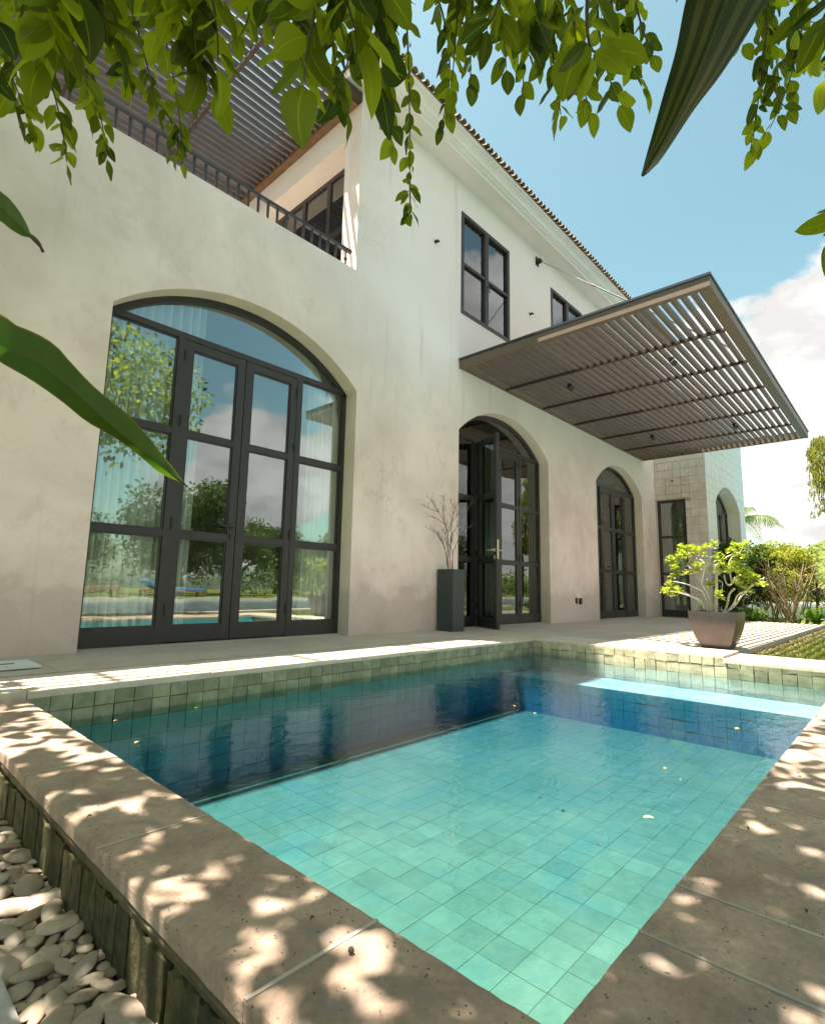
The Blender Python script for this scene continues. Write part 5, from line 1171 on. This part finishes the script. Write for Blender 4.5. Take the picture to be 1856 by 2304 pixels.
# individual leaves: the 290 biggest in view are parts, the others are joined
def vis(l):
    pr=project(l[0]); 
    if not pr or not(-60<pr[0]<1916 and -60<pr[1]<2300): return 0
    return l[2]/(l[0]-CAM).length
leaves.sort(key=vis,reverse=True)
for i,(p,d,s,r) in enumerate(leaves[:292]):
    link('leaf',LM[i%6],tree,Matrix.Translation(p)@orient(d,r)@Matrix.Scale(s,4))
def join_leaves(lst,name,mat):
    V=[];Fc=[];UV=[]
    for i,(p,d,s,r) in enumerate(lst):
        b,uv=LR[i%6]; m=Matrix.Translation(p)@orient(d,r)@Matrix.Scale(s,4); o=len(V); V+=[m@Vector(v) for v in b.v]; Fc+=[tuple(k+o for k in f) for f in b.f]; UV+=uv
    me=bpy.data.meshes.new(name); me.from_pydata(V,[],Fc); me.materials.append(M[mat]); ul=me.uv_layers.new(name='UVMap')
    vi=[0]*len(me.loops); me.loops.foreach_get('vertex_index',vi); flat=[c for k in vi for c in UV[k]]; ul.data.foreach_set('uv',flat); me.polygons.foreach_set('use_smooth',[True]*len(me.polygons))
    tag(link(name,me,tree),kind='stuff')
join_leaves(leaves[292:],'small_leaf','leaf_many')
b=MB()
for p,d,s,r in crown:
    x=d.cross(Vector((0,0,1))); x=x.normalized() if x.length>.05 else Vector((1,0,0)); x=(Matrix.Rotation(r,3,d)@x)*s*.27; n=x.cross(d).normalized()*s*.05
    b.add([p,p+d*s*.4+x+n,p+d*s*.75+x*.8+n,p+d*s,p+d*s*.75-x*.8+n,p+d*s*.4-x+n],[(0,1,2,3),(0,3,4,5)])
tag(b.build('crown','leaf_many',tree),kind='stuff')
b=MB(); b.tube([(-1.7,-1.4,-.3),(-1.6,-1.3,1.2),(-1.3,-1.0,2.6),(-.9,-.3,3.6)],[.14,.12,.10,.07],10); b.build('trunk','bark_dark',tree)
for e_ in ((.0,1.6,3.9),(-.9,2.6,3.6),(1.3,.6,4.0),(2.4,.5,3.9),(.8,-1.0,3.8),(-1.6,.9,3.9)):
    b=MB(); s=Vector((-1.3,-1.0,2.6)); e_=Vector(e_); b.tube([s,s.lerp(e_,.4)+Vector((0,0,.35)),e_],[.07,.045,.015],7)
    if hidden(e_) and hidden(s.lerp(e_,.5)+Vector((0,0,.2))): b.build('limb','bark_dark',tree)
# strap leaves ------------------------------------------------------
def strap(name,L_,Rr,Mid,dist,mats,depth,label,k=1.0,stripes=(),brown=None,sub=4):
    """ribbon through left/mid/right outline points (source pixels) at a real distance; V-folded"""
    def rs_(pts,n):
        ls=[0]
        for i in range(1,len(pts)): ls.append(ls[-1]+math.hypot(pts[i][0]-pts[i-1][0],pts[i][1]-pts[i-1][1]))
        out=[]
        for j in range(n+1):
            s=ls[-1]*j/n; i=0
            while i<len(ls)-2 and ls[i+1]<s: i+=1
            t=(s-ls[i])/max(1e-6,ls[i+1]-ls[i]); p0,p1,p2,p3=[Vector(pts[q]).to_2d() for q in (max(i-1,0),i,i+1,min(i+2,len(pts)-1))]
            out.append(0.5*((2*p1)+(p2-p0)*t+(2*p0-5*p1+4*p2-p3)*t*t+(3*p1-p0-3*p2+p3)*t**3))
        return out
    n=26; A=rs_(L_,n);B=rs_(Rr,n);Mm=rs_(Mid,n); V=[];Fc=[];MI=[]; cols=[]
    fr=[0,.03,.12,.3,.5,.7,.85,.93,1.0]
    for i in range(n+1):
        dd=dist[0]+(dist[1]-dist[0])*i/n
        for side in (0,1):
            E_=A[i] if side==0 else B[i]
            for f in (fr[::-1] if side==0 else fr[1:]):
                q=Mm[i].lerp(E_,f); V.append(atd(q.x,q.y,dd-depth*f*(1+ .15*math.sin(i*.5+side))))
    W=len(fr)*2-1
    for i in range(n):
        for j in range(W-1):
            Fc.append((i*W+j,i*W+j+1,(i+1)*W+j+1,(i+1)*W+j)); 
            mi=0
            if j in(0,W-2): mi=2
            elif j in stripes: mi=1
            if brown and i>=n*brown: mi=3
            MI.append(mi)
    me=bpy.data.meshes.new(name); me.from_pydata(V,[],Fc)
    for m in mats: me.materials.append(M[m])
    me.polygons.foreach_set('material_index',MI); me.polygons.foreach_set('use_smooth',[True]*len(Fc)); me.update()
    o=link(name,me); md=o.modifiers.new('solid','SOLIDIFY'); md.thickness=.0012; tag(o,label,'leaf'); return o
k4=.3433
T4=lambda pts:[(x*k4,380+y*k4) for x,y in pts]
mats_=['strap_leaf_green','strap_leaf_stripe','strap_leaf_edge','twig_brown']
strap('strap_leaf',T4([(-420,800),(-200,870),(0,945),(100,1020),(200,1060),(300,1110),(380,1170),(450,1250),(620,1430),(850,1620),(1000,1790),(1150,1980),(1232,2085)]),
      T4([(-420,1000),(-200,1130),(0,1265),(200,1380),(400,1520),(560,1650),(700,1730),(840,1820),(960,1920),(1060,2000),(1200,2060),(1230,2083)]),
      T4([(-420,900),(-200,1000),(0,1150),(200,1240),(400,1380),(600,1560),(800,1740),(1000,1900),(1150,2020),(1231,2084)]),(.55,.80),mats_,-.012,'long green strap leaf crossing in front of the nearest arched door',stripes=(7,8))
strap('strap_leaf',T4([(-200,-60),(0,140),(60,190),(130,280),(180,370),(200,420),(235,445),(270,490),(285,545)]),T4([(-200,260),(0,340),(80,400),(150,440),(190,447),(215,470),(245,500),(265,520),(283,547)]),T4([(-200,80),(0,240),(70,310),(130,370),(185,430),(225,458),(258,495),(284,546)]),(.5,.62),mats_,-.008,'short strap leaf with a withered brown tip in front of the left wall',brown=.80)
BZ=lambda pts:[(900+x*.5507,y*.5507) for x,y in pts]
strap('strap_leaf',BZ([(1230,-220),(1170,0),(1130,200),(1075,400),(1020,600),(990,715)]),BZ([(1640,-220),(1500,0),(1400,160),(1300,310),(1200,440),(1060,650),(991,716)]),BZ([(1430,-220),(1330,0),(1260,180),(1180,370),(1080,570),(990.5,715.5)]),(.45,.62),['strap_leaf_dark','strap_leaf_stripe','strap_leaf_dark','twig_brown'],-.014,'large striped strap leaf pointing down from the top right against the sky',stripes=(3,5,8,11,13))
